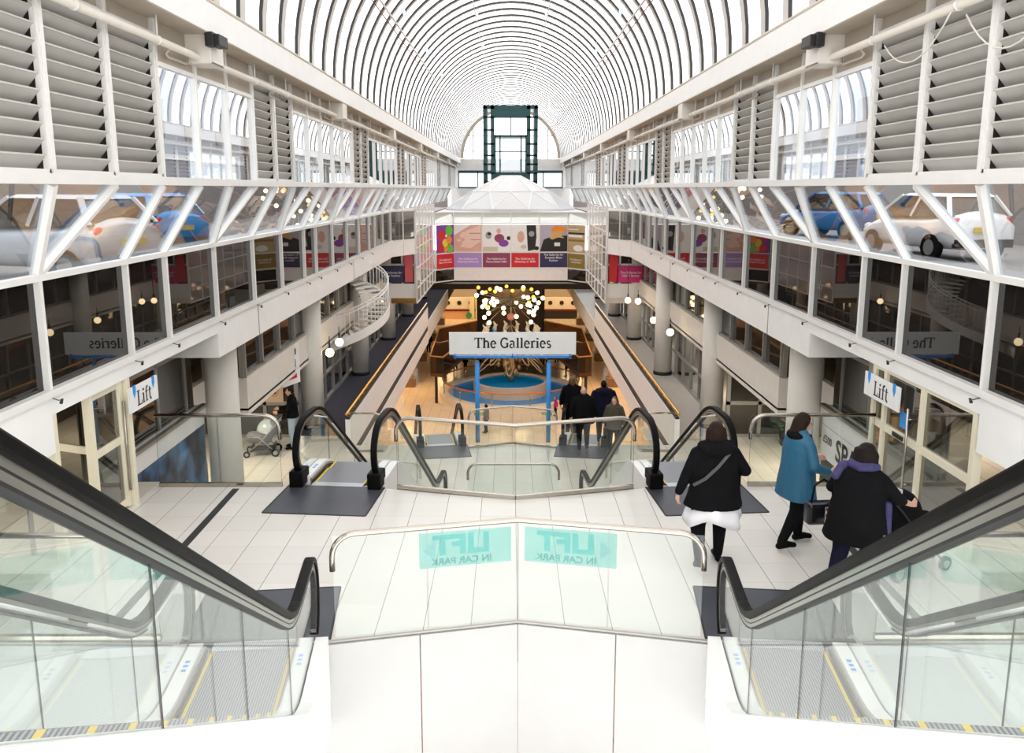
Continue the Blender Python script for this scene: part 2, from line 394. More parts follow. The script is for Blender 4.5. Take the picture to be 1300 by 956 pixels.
for s in (-1, 1):
    X = lambda v: s*v
    # fascia below the glazing (deep, shallow over the lift lobby, deep again)
    w = MB()
    for a, b, zb in ((-2.0, 9.1, -2.94), (9.1, 14.5, -2.50), (14.5, 38.3, -2.94)):
        w.box(X(5.22), X(5.5), a, b, zb, ZB)
    w.box(X(5.5), X(7.4), 14.5, 14.7, -2.94, -2.42)
    w.box(X(5.5), X(7.4), 8.9, 9.1, -2.94, -2.42)
    # strip above clerestory and soffit
    struct('wall_'+SIDE[s], w, 'white')
    struct(tname(), MB().box(X(XC+0.03), X(XC+0.16), -2, 75.5, 2.03, 2.22), 'soffit')
    struct(tname(), MB().box(X(XB+0.01), X(XC+0.45), -4, 75.5, 2.205, 2.22), 'soffit')
    # joints in the fascia
    seam = MB()
    for y in (16.9, 27.5): seam.box(X(5.212), X(5.222), y, y+0.03, -2.94, ZB)
    # rails
    for z0, z1, xc, wd, nm in ((ZB-0.035, ZB+0.05, XF-0.01, 0.12, 'sill'), (ZM-0.035, ZM+0.035, XF-0.01, 0.11, 'mid'), (ZT0, ZT1, XC, 0.13, 'head')):
        t = MB().box(X(xc-wd/2), X(xc+wd/2), -2, 38.3 if nm != 'head' else 75.5, z0, z1); struct(tname(), t, 'frame')
    # roof beam
    t = MB().box(X(XB), X(XC+0.5), -4, 75.5, 2.22, 2.64); struct(tname(), t, 'white')
    t = MB().tube([(X(XB+0.02), -4, 2.67), (X(XB+0.02), 75.5, 2.67)], 0.035, 8); struct(tname(), t, 'beige')
    # beam brackets
    k = 0
    for n in range(7):
        y = 12.7+9.8*n
        if y > 74: break
        b = MB().box(X(XB+0.02), X(XC+0.1), y, y+0.55, 1.80, 2.22)
        b.box(X(XB+0.02), X(XB+0.05), y-0.02, y+0.57, 1.80, 1.84)
        b.build('beam_bracket', 'cream', bevel=0.015, label='cream boxed bracket under the %s roof beam, %s from the near end' % (SIDE[s], ORD[n]), cat='bracket', group='boxed brackets under the roof beams')
    # lower dark panes
    for n in range(-2, 24):
        y0, y1 = nodeY(n), nodeY(n+1)
        if y0 > 37.5: break
        f = MB().box(X(XF-0.05), X(XF+0.05), y0-0.03, y0+0.03, ZB, ZM)
        o = struct(wname(), f, 'frame')
        p = MB().box(X(XF+0.02), X(XF+0.035), y0+0.03, y1-0.03, ZB+0.05, ZM-0.035)
        p.build('pane', 'pane_dark', parent=o)
    # sloping band
    base = []
    for n in range(-2, 31):
        for kk in topnodes(n): base.append((nodeY(n), nodeK(kk)))
    for i, (yb, yt) in enumerate(base[:-1]):
        if yt > 74.5: break
        yb2, yt2 = base[i+1]
        A = Vector((X(XF), yb, ZM+0.02)); B = Vector((X(XC), yt, ZT0)); A2 = Vector((X(XF), yb2, ZM+0.02)); B2 = Vector((X(XC), min(yt2, 75.4), ZT0))
        f = MB().bar(A, B, 0.075, 0.10, up=(s*0.9, 0, 0.5)); o = struct(wname(), f, 'frame')
        off = Vector((X(0.02), 0, 0.01))
        pts = [A+off, B+off, B2+off] if abs(yb2-yb) < 1e-3 else [A+off, A2+off, B2+off, B+off]
        MB().sheet(pts, 0.01).build('pane', 'glass_slope', parent=o)
    # clerestory
    nl = 0; ng = 0
    for k in range(-4, 47):
        y0, y1 = nodeK(k), min(nodeK(k+1), 75.4)
        louv = (k < 2) or ((k-5) % 7 in (0, 1))
        ztop = 2.0 if louv else 1.65
        if louv:
            nl += 1
            e = empty('louvre_panel', (X(XC), y0, ZT1), 0, 'grey louvred vent panel high on the %s wall, %s louvre from the near end' % (SIDE[s], ORD[nl-1]), 'louvre', 'louvred panels along the clerestory')
            f = MB().box(X(XC-0.05), X(XC+0.05), y0-0.03, y0+0.035, ZT1, 2.24)
            f.box(X(XC-0.03), X(XC+0.03), y0, y1-0.032, ZT1, ZT1+0.04).box(X(XC-0.03), X(XC+0.03), y0, y1-0.032, 1.97, 2.03)
            f.box(X(XC-0.03), X(XC+0.03), y1-0.062, y1-0.032, ZT1, 2.0)
            f.build('louvre_frame', 'frame', parent=e)
            sl = MB(); ns = 11
            for i in range(ns):
                z = ZT1+0.06+i*(1.76/ns)
                a = Vector((X(XC+0.13), y0+0.04, z-0.03)); dz = Vector((X(-0.13), 0, 0.15)); b = Vector((X(XC+0.13), y1-0.06, z-0.03))
                sl.sheet([a, b, b+dz, a+dz], 0.012)
                sl.box(X(XC-0.012), X(XC+0.006), y0+0.04, y1-0.06, z+0.108, z+0.126)
            sl.build('slats', 'slat', parent=e)
            MB().box(X(XC+0.17), X(XC+0.18), y0, y1-0.035, ZT1, 2.02).box(X(XC+0.01), X(XC+0.18), y1-0.05, y1-0.035, ZT1, 2.0).box(X(XC+0.01), X(XC+0.18), y0+0.035, y0+0.038, ZT1, 2.0).build('shade_backing', 'dark', parent=e)  # dark sheets stand in for the shade behind the slats
        else:
            ng += 1
            f = MB().box(X(XC-0.045), X(XC+0.045), y0-0.028, y0+0.028, ZT1, 2.24)
            f.box(X(XC-0.03), X(XC+0.03), y0, y1, 1.62, 1.68)
            o = struct(wname(), f, 'frame'); MB().box(X(XC+0.0), X(XC+0.02), y0, y1, 1.68, 2.20).build('head_panel', 'soffit', parent=o)
            MB().box(X(XC+0.01), X(XC+0.02), y0+0.03, y1-0.03, ZT1, 1.63).build('pane', 'glass_clear', parent=o)
    # service pipe along the clerestory with drop rods
    pz = 1.89; px = 4.83-0.06
    e = empty('service_pipe', (X(px), 0, pz), 0, 'long white painted service pipe hung below the %s roof beam' % SIDE[s], 'pipe')
    MB().tube([(X(4.62), -3, pz), (X(4.62), 74.5, pz)], 0.05, 12).build('pipe_run', 'pipe', parent=e)
    for i in range(34):
        y = 5.0+2.1*i
        if y > 74: break
        r = MB().tube([(X(4.62), y, pz+0.03), (X(4.62), y, 2.24)], 0.012, 6); r.tube([(X(4.62), y-0.02, pz), (X(4.62), y+0.02, pz)], 0.06, 12)
        r.build('hanger_rod', 'white', parent=e)
    for i in range(14):
        y = 6.9+4.9*i
        if y > 74: break
        MB().tube([(X(4.66), y, pz-0.02), (X(4.72), y, pz-0.09), (X(4.73), y+0.1, pz-0.12), (X(4.73), y+0.75, pz-0.12), (X(4.73), y+0.82, pz-0.08), (X(4.73), y+0.82, pz+0.02)], 0.018, 6).build('branch_pipe', 'beige', parent=e)
    # car park deck seen through the glazing
    d = MB().box(X(5.55), X(15), -2, 76, -2.24, -1.6).box(X(14.6), X(15), -2, 76, -1.6, 0.5).box(X(5.6), X(14.6), 75.8, 76, -1.6, 0.5)
    struct('floor', d, 'concrete')
    # clip spotlights on the fascia
    for i, n in enumerate(range(-1, 12)):
        y = nodeY(n)
        e = MB().tube([(X(5.22), y, -2.30), (X(5.13), y, -2.33), (X(5.12), y+0.07, -2.33)], 0.006, 6)
        e.tube([(X(5.12), y+0.05, -2.33), (X(5.11), y, -2.36)], [0.013, 0.019], 10)
        e.build('clip_spotlight', 'blackmat', label='tiny black clip-on spotlight on the %s fascia, %s from the near end' % (SIDE[s], ORD[i]), cat='spotlight', group='clip-on spotlights along the fascias')
    seam.build('joint', 'frame_grey', parent=bpy.data.objects['wall_'+SIDE[s]])
for s in (-1, 1):
    e = empty('sky_dimming_building', (s*24, 30, -1.6), 0, 'added pale building with brick lower storey, dimming the sky outside the %s windows' % SIDE[s], 'building')  # building added to dim the sky seen through the clerestory glass
    MB().box(s*22, s*26, -5, 80, 2.0, 9.5).build('upper_wall', mat('pale blue grey render', (0.42, 0.47, 0.54), 0.7), parent=e)
    b = mat('grey brick', (0.20, 0.23, 0.30), 0.8, var=0.3, scale=4); MB().box(s*22.2, s*26, -5, 80, -4.0, 2.0).build('brick_wall', b, parent=e)
    MB().box(s*21.9, s*22.2, -5, 80, 1.9, 2.2).build('string_course', 'white', parent=e)
    for i in range(12):
        MB().box(s*21.95, s*22.1, 4+6*i, 6.6+6*i, 3.2, 5.6).build('building_window', 'pane_shop', parent=e)
# dark CCTV boxes on the near brackets
for s in (-1, 1):
    c = MB().box(s*4.33, s*4.45, 12.55, 12.72, 2.02, 2.22)
    c.box(s*4.26, s*4.4, 12.62, 13.0, 2.04, 2.2)
    c.build('cctv_box', 'blackmat', bevel=0.01, label='small black CCTV camera box fixed to the nearest %s bracket' % SIDE[s], cat='cctv_box')
# hanging cables on the right pipe
for i, (y0, y1, dz) in enumerate(((7.3, 9.0, 0.5), (9.3, 10.9, 0.35))):
    pts = []
    for j in range(13):
        t = j/12; pts.append((4.6, y0+(y1-y0)*t, 1.86-4*dz*t*(1-t)-0.1*t))
    MB().tube(pts, 0.009, 6).build('cable', 'cream', label='loose pale cable sagging under the right pipe, %s the camera' % ('nearest' if i == 0 else 'second from'), cat='cable')

# vault: translucent sheets between arched ribs
R0 = 4.44; ZS = 2.66
def arcpt(r, a, y): return (r*math.cos(a), y, ZS+r*math.sin(a))
NA = 36
v = MB()
for (ya, yb) in ((-4.0, 75.6),):
    seg = 40
    for j in range(seg):
        y0 = ya+(yb-ya)*j/seg; y1 = ya+(yb-ya)*(j+1)/seg
        for i in range(NA):
            a0 = PI*i/NA; a1 = PI*(i+1)/NA
            v.quad(arcpt(R0+0.06, a0, y0), arcpt(R0+0.06, a1, y0), arcpt(R0+0.06, a1, y1), arcpt(R0+0.06, a0, y1))
v.sm = [True]*len(v.f)
M['flange'] = mat('cream rib flange', (0.66, 0.63, 0.60), 0.6)
ceil = struct('ceiling', v, 'vault', origin=(0, 36, ZS))
def arch(y0, y1, r0, r1):
    m = MB(); vs = []
    for i in range(NA+1):
        a = PI*i/NA
        vs += [arcpt(r0, a, y0), arcpt(r1, a, y0), arcpt(r1, a, y1), arcpt(r0, a, y1)]
    fs = []
    for i in range(NA):
        for k in range(4): fs.append((4*i+k, 4*i+(k+1) % 4, 4*i+4+(k+1) % 4, 4*i+4+k))
    m.add(vs, fs); return m
i = 0; y = -3.2
while y < 75.3:
    arch(y, y+0.028, R0-0.02, R0+0.04).build('rib', 'blackmat', parent=ceil)
    arch(y+0.028, y+0.46, R0+0.03, R0+0.04).build('rib_flange', M['flange'], parent=ceil)
    y += 1.24
for s in (-1, 1):
    for deg, r, mm in ((19, 0.022, 'cream'), (58.5, 0.016, 'darkred'), (56, 0.03, 'cream')):
        a = PI/2 - s*rad(deg)
        MB().tube([arcpt(R0-0.06, a, -3.5), arcpt(R0-0.06, a, 75.3)], r, 6).build('purlin', mm, parent=ceil)

# end wall
e = MB()
e.box(-5.3, 5.3, 75.6, 75.9, 1.62, 2.62)            # white band
e.box(-5.3, -4.6, 75.6, 75.9, -2.5, 1.62).box(4.6, 5.3, 75.6, 75.9, -2.5, 1.62)
e.box(-4.6, 4.6, 75.6, 75.9, -2.5, 0.05)
wb = struct('wall_back', e, 'white')
f = MB(); f.smooth = False
ring = arch(75.45, 75.7, R0-0.28, R0+0.0); ring.build('arch_frame', 'beige', parent=wb)
for x in (-3.3, -2.3, 2.3, 3.3): f.box(x-0.04, x+0.04, 75.6, 75.7, 2.6, ZS+math.sqrt(max(0, R0**2-x*x))-0.2)
for z in (3.3, 4.6): 
    w = math.sqrt(R0**2-(z-ZS)**2)-0.2; f.box(-w, w, 75.6, 75.66, z-0.03, z+0.03)
f.bar((-3.9, 75.6, 4.4), (-2.3, 75.6, 5.9), 0.05, 0.05); f.bar((3.9, 75.6, 4.4), (2.3, 75.6, 5.9), 0.05, 0.05)
struct(wname(), f, 'alu')
f = MB()
for x in (-4.6, -2.9, -1.5, 0, 1.5, 2.9, 4.6): f.box(x-0.05, x+0.05, 75.6, 75.7, 0.05, 1.62)
f.box(-4.6, 4.6, 75.6, 75.7, 1.38, 1.62).box(-4.6, 4.6, 75.6, 75.7, 0.05, 0.2)
o = struct(wname(), f, 'lift_steel')
MB().box(-4.6, 4.6, 75.64, 75.66, 0.1, 1.5).build('pane', 'glass_clear', parent=o)
# glass lift tower
lt = empty('lift_tower', (0, 70, -1.6), 0, 'dark green steel and glass lift tower standing in front of the arched end window', 'lift')
b = MB()
for sx in (-1, 1):
    for xx in (2.05, 1.45): b.box(sx*xx-0.15, sx*xx+0.15, 69, 69.3, -1.6, 6.55)
    for xx in (2.05,): b.box(sx*xx-0.15, sx*xx+0.15, 71.3, 71.6, -1.6, 6.55)
    for z in (0.5, 1.2, 1.9, 2.6, 3.5, 4.6, 5.6): b.box(sx*1.3, sx*2.2, 69, 69.2, z, z+0.14)
b.box(-2.2, 2.2, 69, 71.6, 6.3, 6.6).box(-1.4, 1.4, 69.02, 69.2, 5.6, 6.3)
b.build('lift_frame', 'lift_steel', parent=lt)
c = MB().box(-1.3, 1.3, 69.2, 71.2, 0.35, 1.35).box(-1.3, 1.3, 69.2, 71.2, 4.1, 4.3)
for x in (-1.25, -0.85, 0.85, 1.25): c.box(x-0.06, x+0.06, 69.2, 69.3, 1.35, 4.3)
c.box(-1.3, 1.3, 69.2, 69.25, 2.95, 3.03)
c.build('lift_car', 'lift_steel', parent=lt)
MB().box(-1.25, 1.25, 69.3, 69.32, 1.35, 4.1).build('pane', 'glass_clear', parent=lt)
MB().tube([(0.0, 69.1, 4.3), (0.0, 69.1, 6.3)], 0.05, 8).build('hoist_rope', 'blackmat', parent=lt)
# near end: upper deck
d = MB().box(-5.2, 5.2, -6, -0.2, -1.5, -1.2)
struct('floor', d, 'tile')
w = MB().box(-5.3, 5.3, -6.2, -6.0, -1.2, 2.6); struct('wall_near', w, 'cream')

# cars on the parking deck
def car(name, loc, rz, col, label):
    e = empty(name, loc, rz, label, 'car')
    # profile along local y (length 3.7, rear at -1.85), symmetric across x
    st = [(-1.80, 0.35, 0.55, 0.66), (-1.82, 0.30, 0.95, 0.76), (-1.6, 0.25, 1.12, 0.80), (-0.9, 0.22, 1.02, 0.83), (0.6, 0.22, 0.98, 0.83), (1.2, 0.24, 0.90, 0.80), (1.70, 0.28, 0.72, 0.74), (1.84, 0.35, 0.55, 0.62)]
    body = MB(); vs = []; n = 10
    for (y, z0, z1, hw) in st:
        zm = (z0+z1)/2; hz = (z1-z0)/2
        for k in range(n):
            a = 2*PI*(k+0.5)/n; cx = math.copysign(abs(math.cos(a))**0.45, math.cos(a)); cz = math.copysign(abs(math.sin(a))**0.6, math.sin(a))
            vs.append((cx*hw, y, zm+cz*hz))
    fs = [(i*n+k, i*n+(k+1) % n, (i+1)*n+(k+1) % n, (i+1)*n+k) for i in range(len(st)-1) for k in range(n)]
    fs += [list(range(n)), [(len(st)-1)*n+k for k in range(n)]]
    body.smooth = True; body.add(vs, fs)
    paint = mat(name+' paint', col, 0.25, 0.1, coat=0.6)
    body.build('bodywork', paint, parent=e, local=True)
    cab = MB(); cab.smooth = False
    def ringv(y, z, hw): return [(-hw, y, z), (hw, y, z)]
    lo = [(-1.65, 1.0, 0.74), (1.05, 0.95, 0.76)]; hi = [(-1.35, 1.46, 0.58), (0.25, 1.46, 0.60)]
    P = [(-0.74,-1.68,1.0),(0.74,-1.68,1.0),(0.76,1.05,0.93),(-0.76,1.05,0.93),(-0.56,-1.32,1.44),(0.56,-1.32,1.44),(0.58,0.3,1.46),(-0.58,0.3,1.46)]
    cab.add(P, [(0,1,5,4),(1,2,6,5),(2,3,7,6),(3,0,4,7)])
    cab.build('windows', 'pane_shop', parent=e, local=True)
    r = MB(); r.add([(-0.57,-1.36,1.43),(0.57,-1.36,1.43),(0.59,0.33,1.45),(-0.59,0.33,1.45),(-0.5,-1.25,1.50),(0.5,-1.25,1.50),(0.5,0.2,1.51),(-0.5,0.2,1.51)], [(3,2,1,0),(4,5,6,7),(0,1,5,4),(1,2,6,5),(2,3,7,6),(3,0,4,7)])
    for sx in (-1, 1):
        r.bar((sx*0.75,-1.66,1.0),(sx*0.57,-1.33,1.45),0.1,0.06); r.bar((sx*0.77,1.05,0.94),(sx*0.59,0.31,1.46),0.07,0.06); r.bar((sx*0.78,-0.3,0.98),(sx*0.6,-0.4,1.46),0.07,0.05)
    r.build('roof', paint, parent=e, local=True)
    for sx in (-1, 1):
        for y in (-1.15, 1.15):
            w = MB().tube([(sx*0.68, y, 0.3), (sx*0.84, y, 0.3)], 0.3, 20); w.m(1).tube([(sx*0.84, y, 0.3), (sx*0.85, y, 0.3)], 0.18, 12)
            w.build('wheel', ['black', 'alu'], parent=e, local=True)
        MB().ell((sx*0.62, -1.74, 0.86), (0.11, 0.07, 0.12)).build('tail_light', 'red', parent=e, local=True)
        MB().ell((sx*0.55, 1.74, 0.66), (0.13, 0.08, 0.09)).build('headlight', 'print_white', parent=e, local=True)
    MB().box(-0.26, 0.26, -1.87, -1.84, 0.66, 0.77).build('number_plate', mat('yellow plate', (0.75, 0.55, 0.06), 0.5), parent=e, local=True)
    MB().box(-0.7, 0.7, -1.88, -1.75, 0.32, 0.5).build('bumper', 'blackmat', parent=e, local=True)
    return e
car('parked_car', (10.1, 20.3, -1.6), 0.15, (0.85, 0.85, 0.85), 'white hatchback parked behind the sloping glass on the right, rear lights showing')
car('parked_car', (10.9, 28.5, -1.6), 0.5, (0.02, 0.16, 0.42), 'blue hatchback parked behind the sloping glass on the right')
car('parked_car', (-8.3, 15.2, -1.6), 1.2, (0.55, 0.57, 0.6), 'silver car parked behind the sloping glass on the left, nearest')
car('parked_car', (-9.3, 20.5, -1.6), 1.1, (0.03, 0.25, 0.60), 'blue car parked behind the sloping glass on the left')

# strings of tiny blue festive lights under the vault
k = 0
for i, (x, z) in enumerate(((-3.2, 5.2), (-1.3, 6.5), (1.3, 6.5), (3.2, 5.2))):
    for j in range(6):
        y = 26+7*j; k += 1
        e = empty('star_light', (x, y, z), 0, 'tiny blue light under the vault, %s row from left, %s from near end' % (ORD[i], ORD[j]), 'light', 'tiny blue lights under the vault')
        m = MB(); m.tube([(x, y, z-0.16), (x, y, z-0.05), (x, y, z+0.1)], [0.01, 0.05, 0.01], 8)
        m.build('drop', M['bluelight'], parent=e)
        zt = ZS+math.sqrt(R0**2-x*x); MB().tube([(x, y, z+0.08), (x, y, zt)], 0.006, 5).build('thread', 'frame', parent=e)
# ------------------------------------------------------------------ landings and floors
sl = MB().poly([(-5.3, 7.4), (-1.88, 7.4), (0, 7.8), (1.88, 7.4), (5.3, 7.4), (5.3, 11.72), (2.0, 11.72), (1.9, 11.58), (0, 11.14), (-1.9, 11.58), (-2.0, 11.72), (-5.3, 11.72)], LAND-0.45, LAND)
struct('floor', sl, 'tile')
for s in (-1, 1):
    d = MB().box(s*5.3, s*8.6, 6.0, 11.9, LAND-0.4, LAND).box(s*6.35, s*8.6, 11.9, 16.4, LAND-0.4, LAND)
    struct('floor', d, 'tile_low')
# south fascia of the landing: white panels
def seg_panels(pts, z0, z1, step, th, gap=0.012):
    m = MB()
    for (a, b) in zip(pts[:-1], pts[1:]):
        a = Vector(a); b = Vector(b); L_ = (b-a).length; n = max(1, round(L_/step)); d = (b-a)/n
        for i in range(n):
            p = a+d*i; q = a+d*(i+1); u = d.normalized()*gap/2
            m.bar((*(p+u), (z0+z1)/2), (*(q-u), (z0+z1)/2), th, z1-z0)
    return m
m = seg_panels([(-1.93, 7.36), (0, 7.77), (1.93, 7.36)], -6.9, LAND-0.012, 0.96, 0.03)
struct('wall_landing', m, 'panel')
m = MB()
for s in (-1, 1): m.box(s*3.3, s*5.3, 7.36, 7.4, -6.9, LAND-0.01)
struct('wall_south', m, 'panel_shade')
m = seg_panels([(-1.93, 11.62), (0, 11.17), (1.93, 11.62)], LAND-0.5, LAND-0.01, 3, 0.03); struct(tname(), m, 'white')
m = MB().bar((-1.9, 7.39, LAND+0.004), (0, 7.79, LAND+0.004), 0.03, 0.02).bar((0, 7.79, LAND+0.004), (1.9, 7.39, LAND+0.004), 0.03, 0.02); struct(tname(), m, 'frame_grey')
# dark strip let into the floor on both sides
for s in (-1, 1):
    m = MB().box(s*4.02, s*4.12, 7.45, 11.6, LAND, LAND+0.004); struct(tname(), m, 'ink')
# level 1
m = MB()
m.box(-4.5, 4.5, 17.5, 22.3, L1-0.5, L1)
for s in (-1, 1): m.box(s*4.5, s*9, 9, 23.2, L1-0.5, L1)
struct('floor', m, 'tile_low')
m = MB().box(-9, -4.45, 23.2, 76, L1-0.8, L1); struct('floor', m, 'carpet')
m = MB().box(4.45, 9, 23.2, 76, L1-0.8, L1); struct('floor', m, 'carpet_pale')
# ground
m = MB().box(-14, 14, 6, 92, GR-0.4, GR); struct('floor', m, 'tile_ground')
m = MB().box(-14, 14, 5.6, 6, GR, L1); struct('wall_front', m, 'cream')

# ------------------------------------------------------------------ glass barriers
def barrier(label, pts, z, h=1.08, ends=(1, 1), seams=1.3, mt='glass', r=0.028, base=True, name='glass_balustrade'):
    P = [Vector((p[0], p[1], 0)) for p in pts]
    o = empty(name, (P[0].x, P[0].y, z), 0, label, 'balustrade')
    path = []
    d0 = (P[1]-P[0]).normalized(); d1 = (P[-1]-P[-2]).normalized()
    if ends[0]:
        for i in range(7):
            a = PI/2*i/6; path.append(P[0]+d0*(0.22*(1-math.sin(a+0)) if False else 0.22-0.22*math.cos(PI/2*i/6) )+Vector((0,0,z+h-0.22+0.22*math.sin(PI/2*i/6))))
        path.insert(0, P[0]+Vector((0,0,z+h-0.36)))
    else: path.append(P[0]+Vector((0,0,z+h)))
    for p in P[1:-1]: path.append(p+Vector((0,0,z+h)))
    if ends[1]:
        for i in range(7): path.append(P[-1]-d1*(0.22-0.22*math.sin(PI/2*i/6)) + Vector((0,0,z+h-0.22+0.22*math.cos(PI/2*i/6))))
        path[-1] = P[-1]+Vector((0,0,z+h-0.22)); path.append(P[-1]+Vector((0,0,z+h-0.36)))
    else: path.append(P[-1]+Vector((0,0,z+h)))
    MB().tube(path, r, 12).build('handrail', 'steel', parent=o)
    for a, b in zip(P[:-1], P[1:]):
        L_ = (b-a).length; n = max(1, round(L_/seams)); d = (b-a)/n; u = d.normalized()*0.006
        for i in range(n):
            p = a+d*i+u; q = a+d*(i+1)-u
            gp_ = MB().bar((p.x, p.y, z+h/2+0.01), (q.x, q.y, z+h/2+0.01), 0.012, h-0.04); gp_.mi[0] = gp_.mi[1] = 1; gp_.build('glass_panel', [mt, 'ink'], parent=o)
    if base:
        m = MB()
        for a, b in zip(P[:-1], P[1:]): m.bar((a.x, a.y, z+0.03), (b.x, b.y, z+0.03), 0.05, 0.06)
        m.build('base_channel', 'steel', parent=o)
    return o
bl = barrier('glass balustrade with teal lift signs at the near edge of the middle landing', [(-1.77, 7.44), (0, 7.81), (1.77, 7.44)], LAND, seams=0.95, base=False)
barrier('glass balustrade at the far edge of the middle landing between two descending escalators', [(-1.72, 11.60), (0, 11.16), (1.72, 11.60)], LAND, seams=1.7)
for s in (-1, 1):
    barrier('glass balustrade on the %s of the middle landing overlooking the floor below' % SIDE[s], [(s*5.22, 11.7), (s*3.42, 11.7)], LAND, ends=(0, 1), seams=1.15)
    barrier('glass balustrade beside the %s near escalator, seen through its glass' % SIDE[s], [(s*5.2, 7.44), (s*3.45, 7.44)], LAND, ends=(0, 1), seams=1.2)
barrier('low-set glass balustrade at the near edge of the first floor landing', [(-1.0, 17.5), (0, 17.5), (1.0, 17.5)], L1, seams=1.0)
bf = barrier('glass balustrade on the first floor landing in front of the blue sign posts', [(-1.2, 22.0), (0, 22.45), (1.2, 22.0)], L1, seams=1.2)
for s in (-1, 1): barrier('short glass balustrade between the far %s escalator and the white parapet' % SIDE[s], [(s*4.35, 21.7), (s*3.5, 21.7)], L1, ends=(0, 1))
# teal LIFT films (mirrored: printed for readers on the landing)
M['teal'] = glass('teal translucent film', (0.68, 0.89, 0.87), 0.3, 0.2, 0.05); M['teal2'] = glass('deeper teal print', (0.30, 0.80, 0.80), 0.3, 0.2, 0.1); M['teal3'] = glass('dark teal print', (0.25, 0.62, 0.62), 0.3, 0.2, 0.1)
for s in (-1, 1):
    a = Vector((0, 7.81, 0)); b = Vector((s*1.77, 7.44, 0)); d = (b-a).normalized()
    z0, z1 = LAND+0.66, LAND+1.02
    P0 = a+d*0.07; P1 = a+d*0.98
    nrm = Vector((-d.y, d.x, 0)) if s > 0 else Vector((d.y, -d.x, 0)); nrm = -nrm if nrm.y > 0 else nrm
    of = nrm*0.01
    f = MB().sheet([(P0.x+of.x, P0.y+of.y, z0), (P1.x+of.x, P1.y+of.y, z0), (P1.x+of.x, P1.y+of.y, z1), (P0.x+of.x, P0.y+of.y, z1)], 0.003)
    fo = f.build('sign_film', 'teal', parent=bl, label='teal film reading LIFT in car park, mirrored, on the %s half' % SIDE[s])
    mid = (P0+P1)/2+nrm*0.014; mid.z = 0
    right = d if s > 0 else -d; mid = mid-right*0.04
    T = face_T((mid.x, mid.y, (z0+z1)/2+0.035), -right, (0, 0, 1))
    t = MB(); add_text(t, 'LIFT', 0.27, T, bold=0.012, sx=1.15); t.build('lettering', 'teal2', parent=fo)
    t = MB(); T2 = face_T((mid.x, mid.y, z0+0.055), -right, (0, 0, 1)); add_text(t, 'IN CAR PARK', 0.095, T2, bold=0.002, sx=1.05); t.build('lettering', 'teal3', parent=fo)
    q = P1-d*0.16
    t = MB(); k = q+nrm*0.014; e2 = d*0.12
    t.add([(k.x, k.y, z0+0.07), (k.x, k.y, z1-0.07), (k.x+e2.x, k.y+e2.y, (z0+z1)/2)], [(0, 1, 2)]); t.build('arrow', glass('pale teal print', (0.62, 0.85, 0.88), 0.3, 0.2, 0.1), parent=fo)
for s in (-1, 1):
    t = MB(); T = face_T((s*0.93, 22.08, L1+0.95), (-1, 0, 0), (0, 0, 1)); add_text(t, 'EXIT', 0.11, T, bold=0.003, sx=1.3); t.build('lettering', 'green', parent=bf)

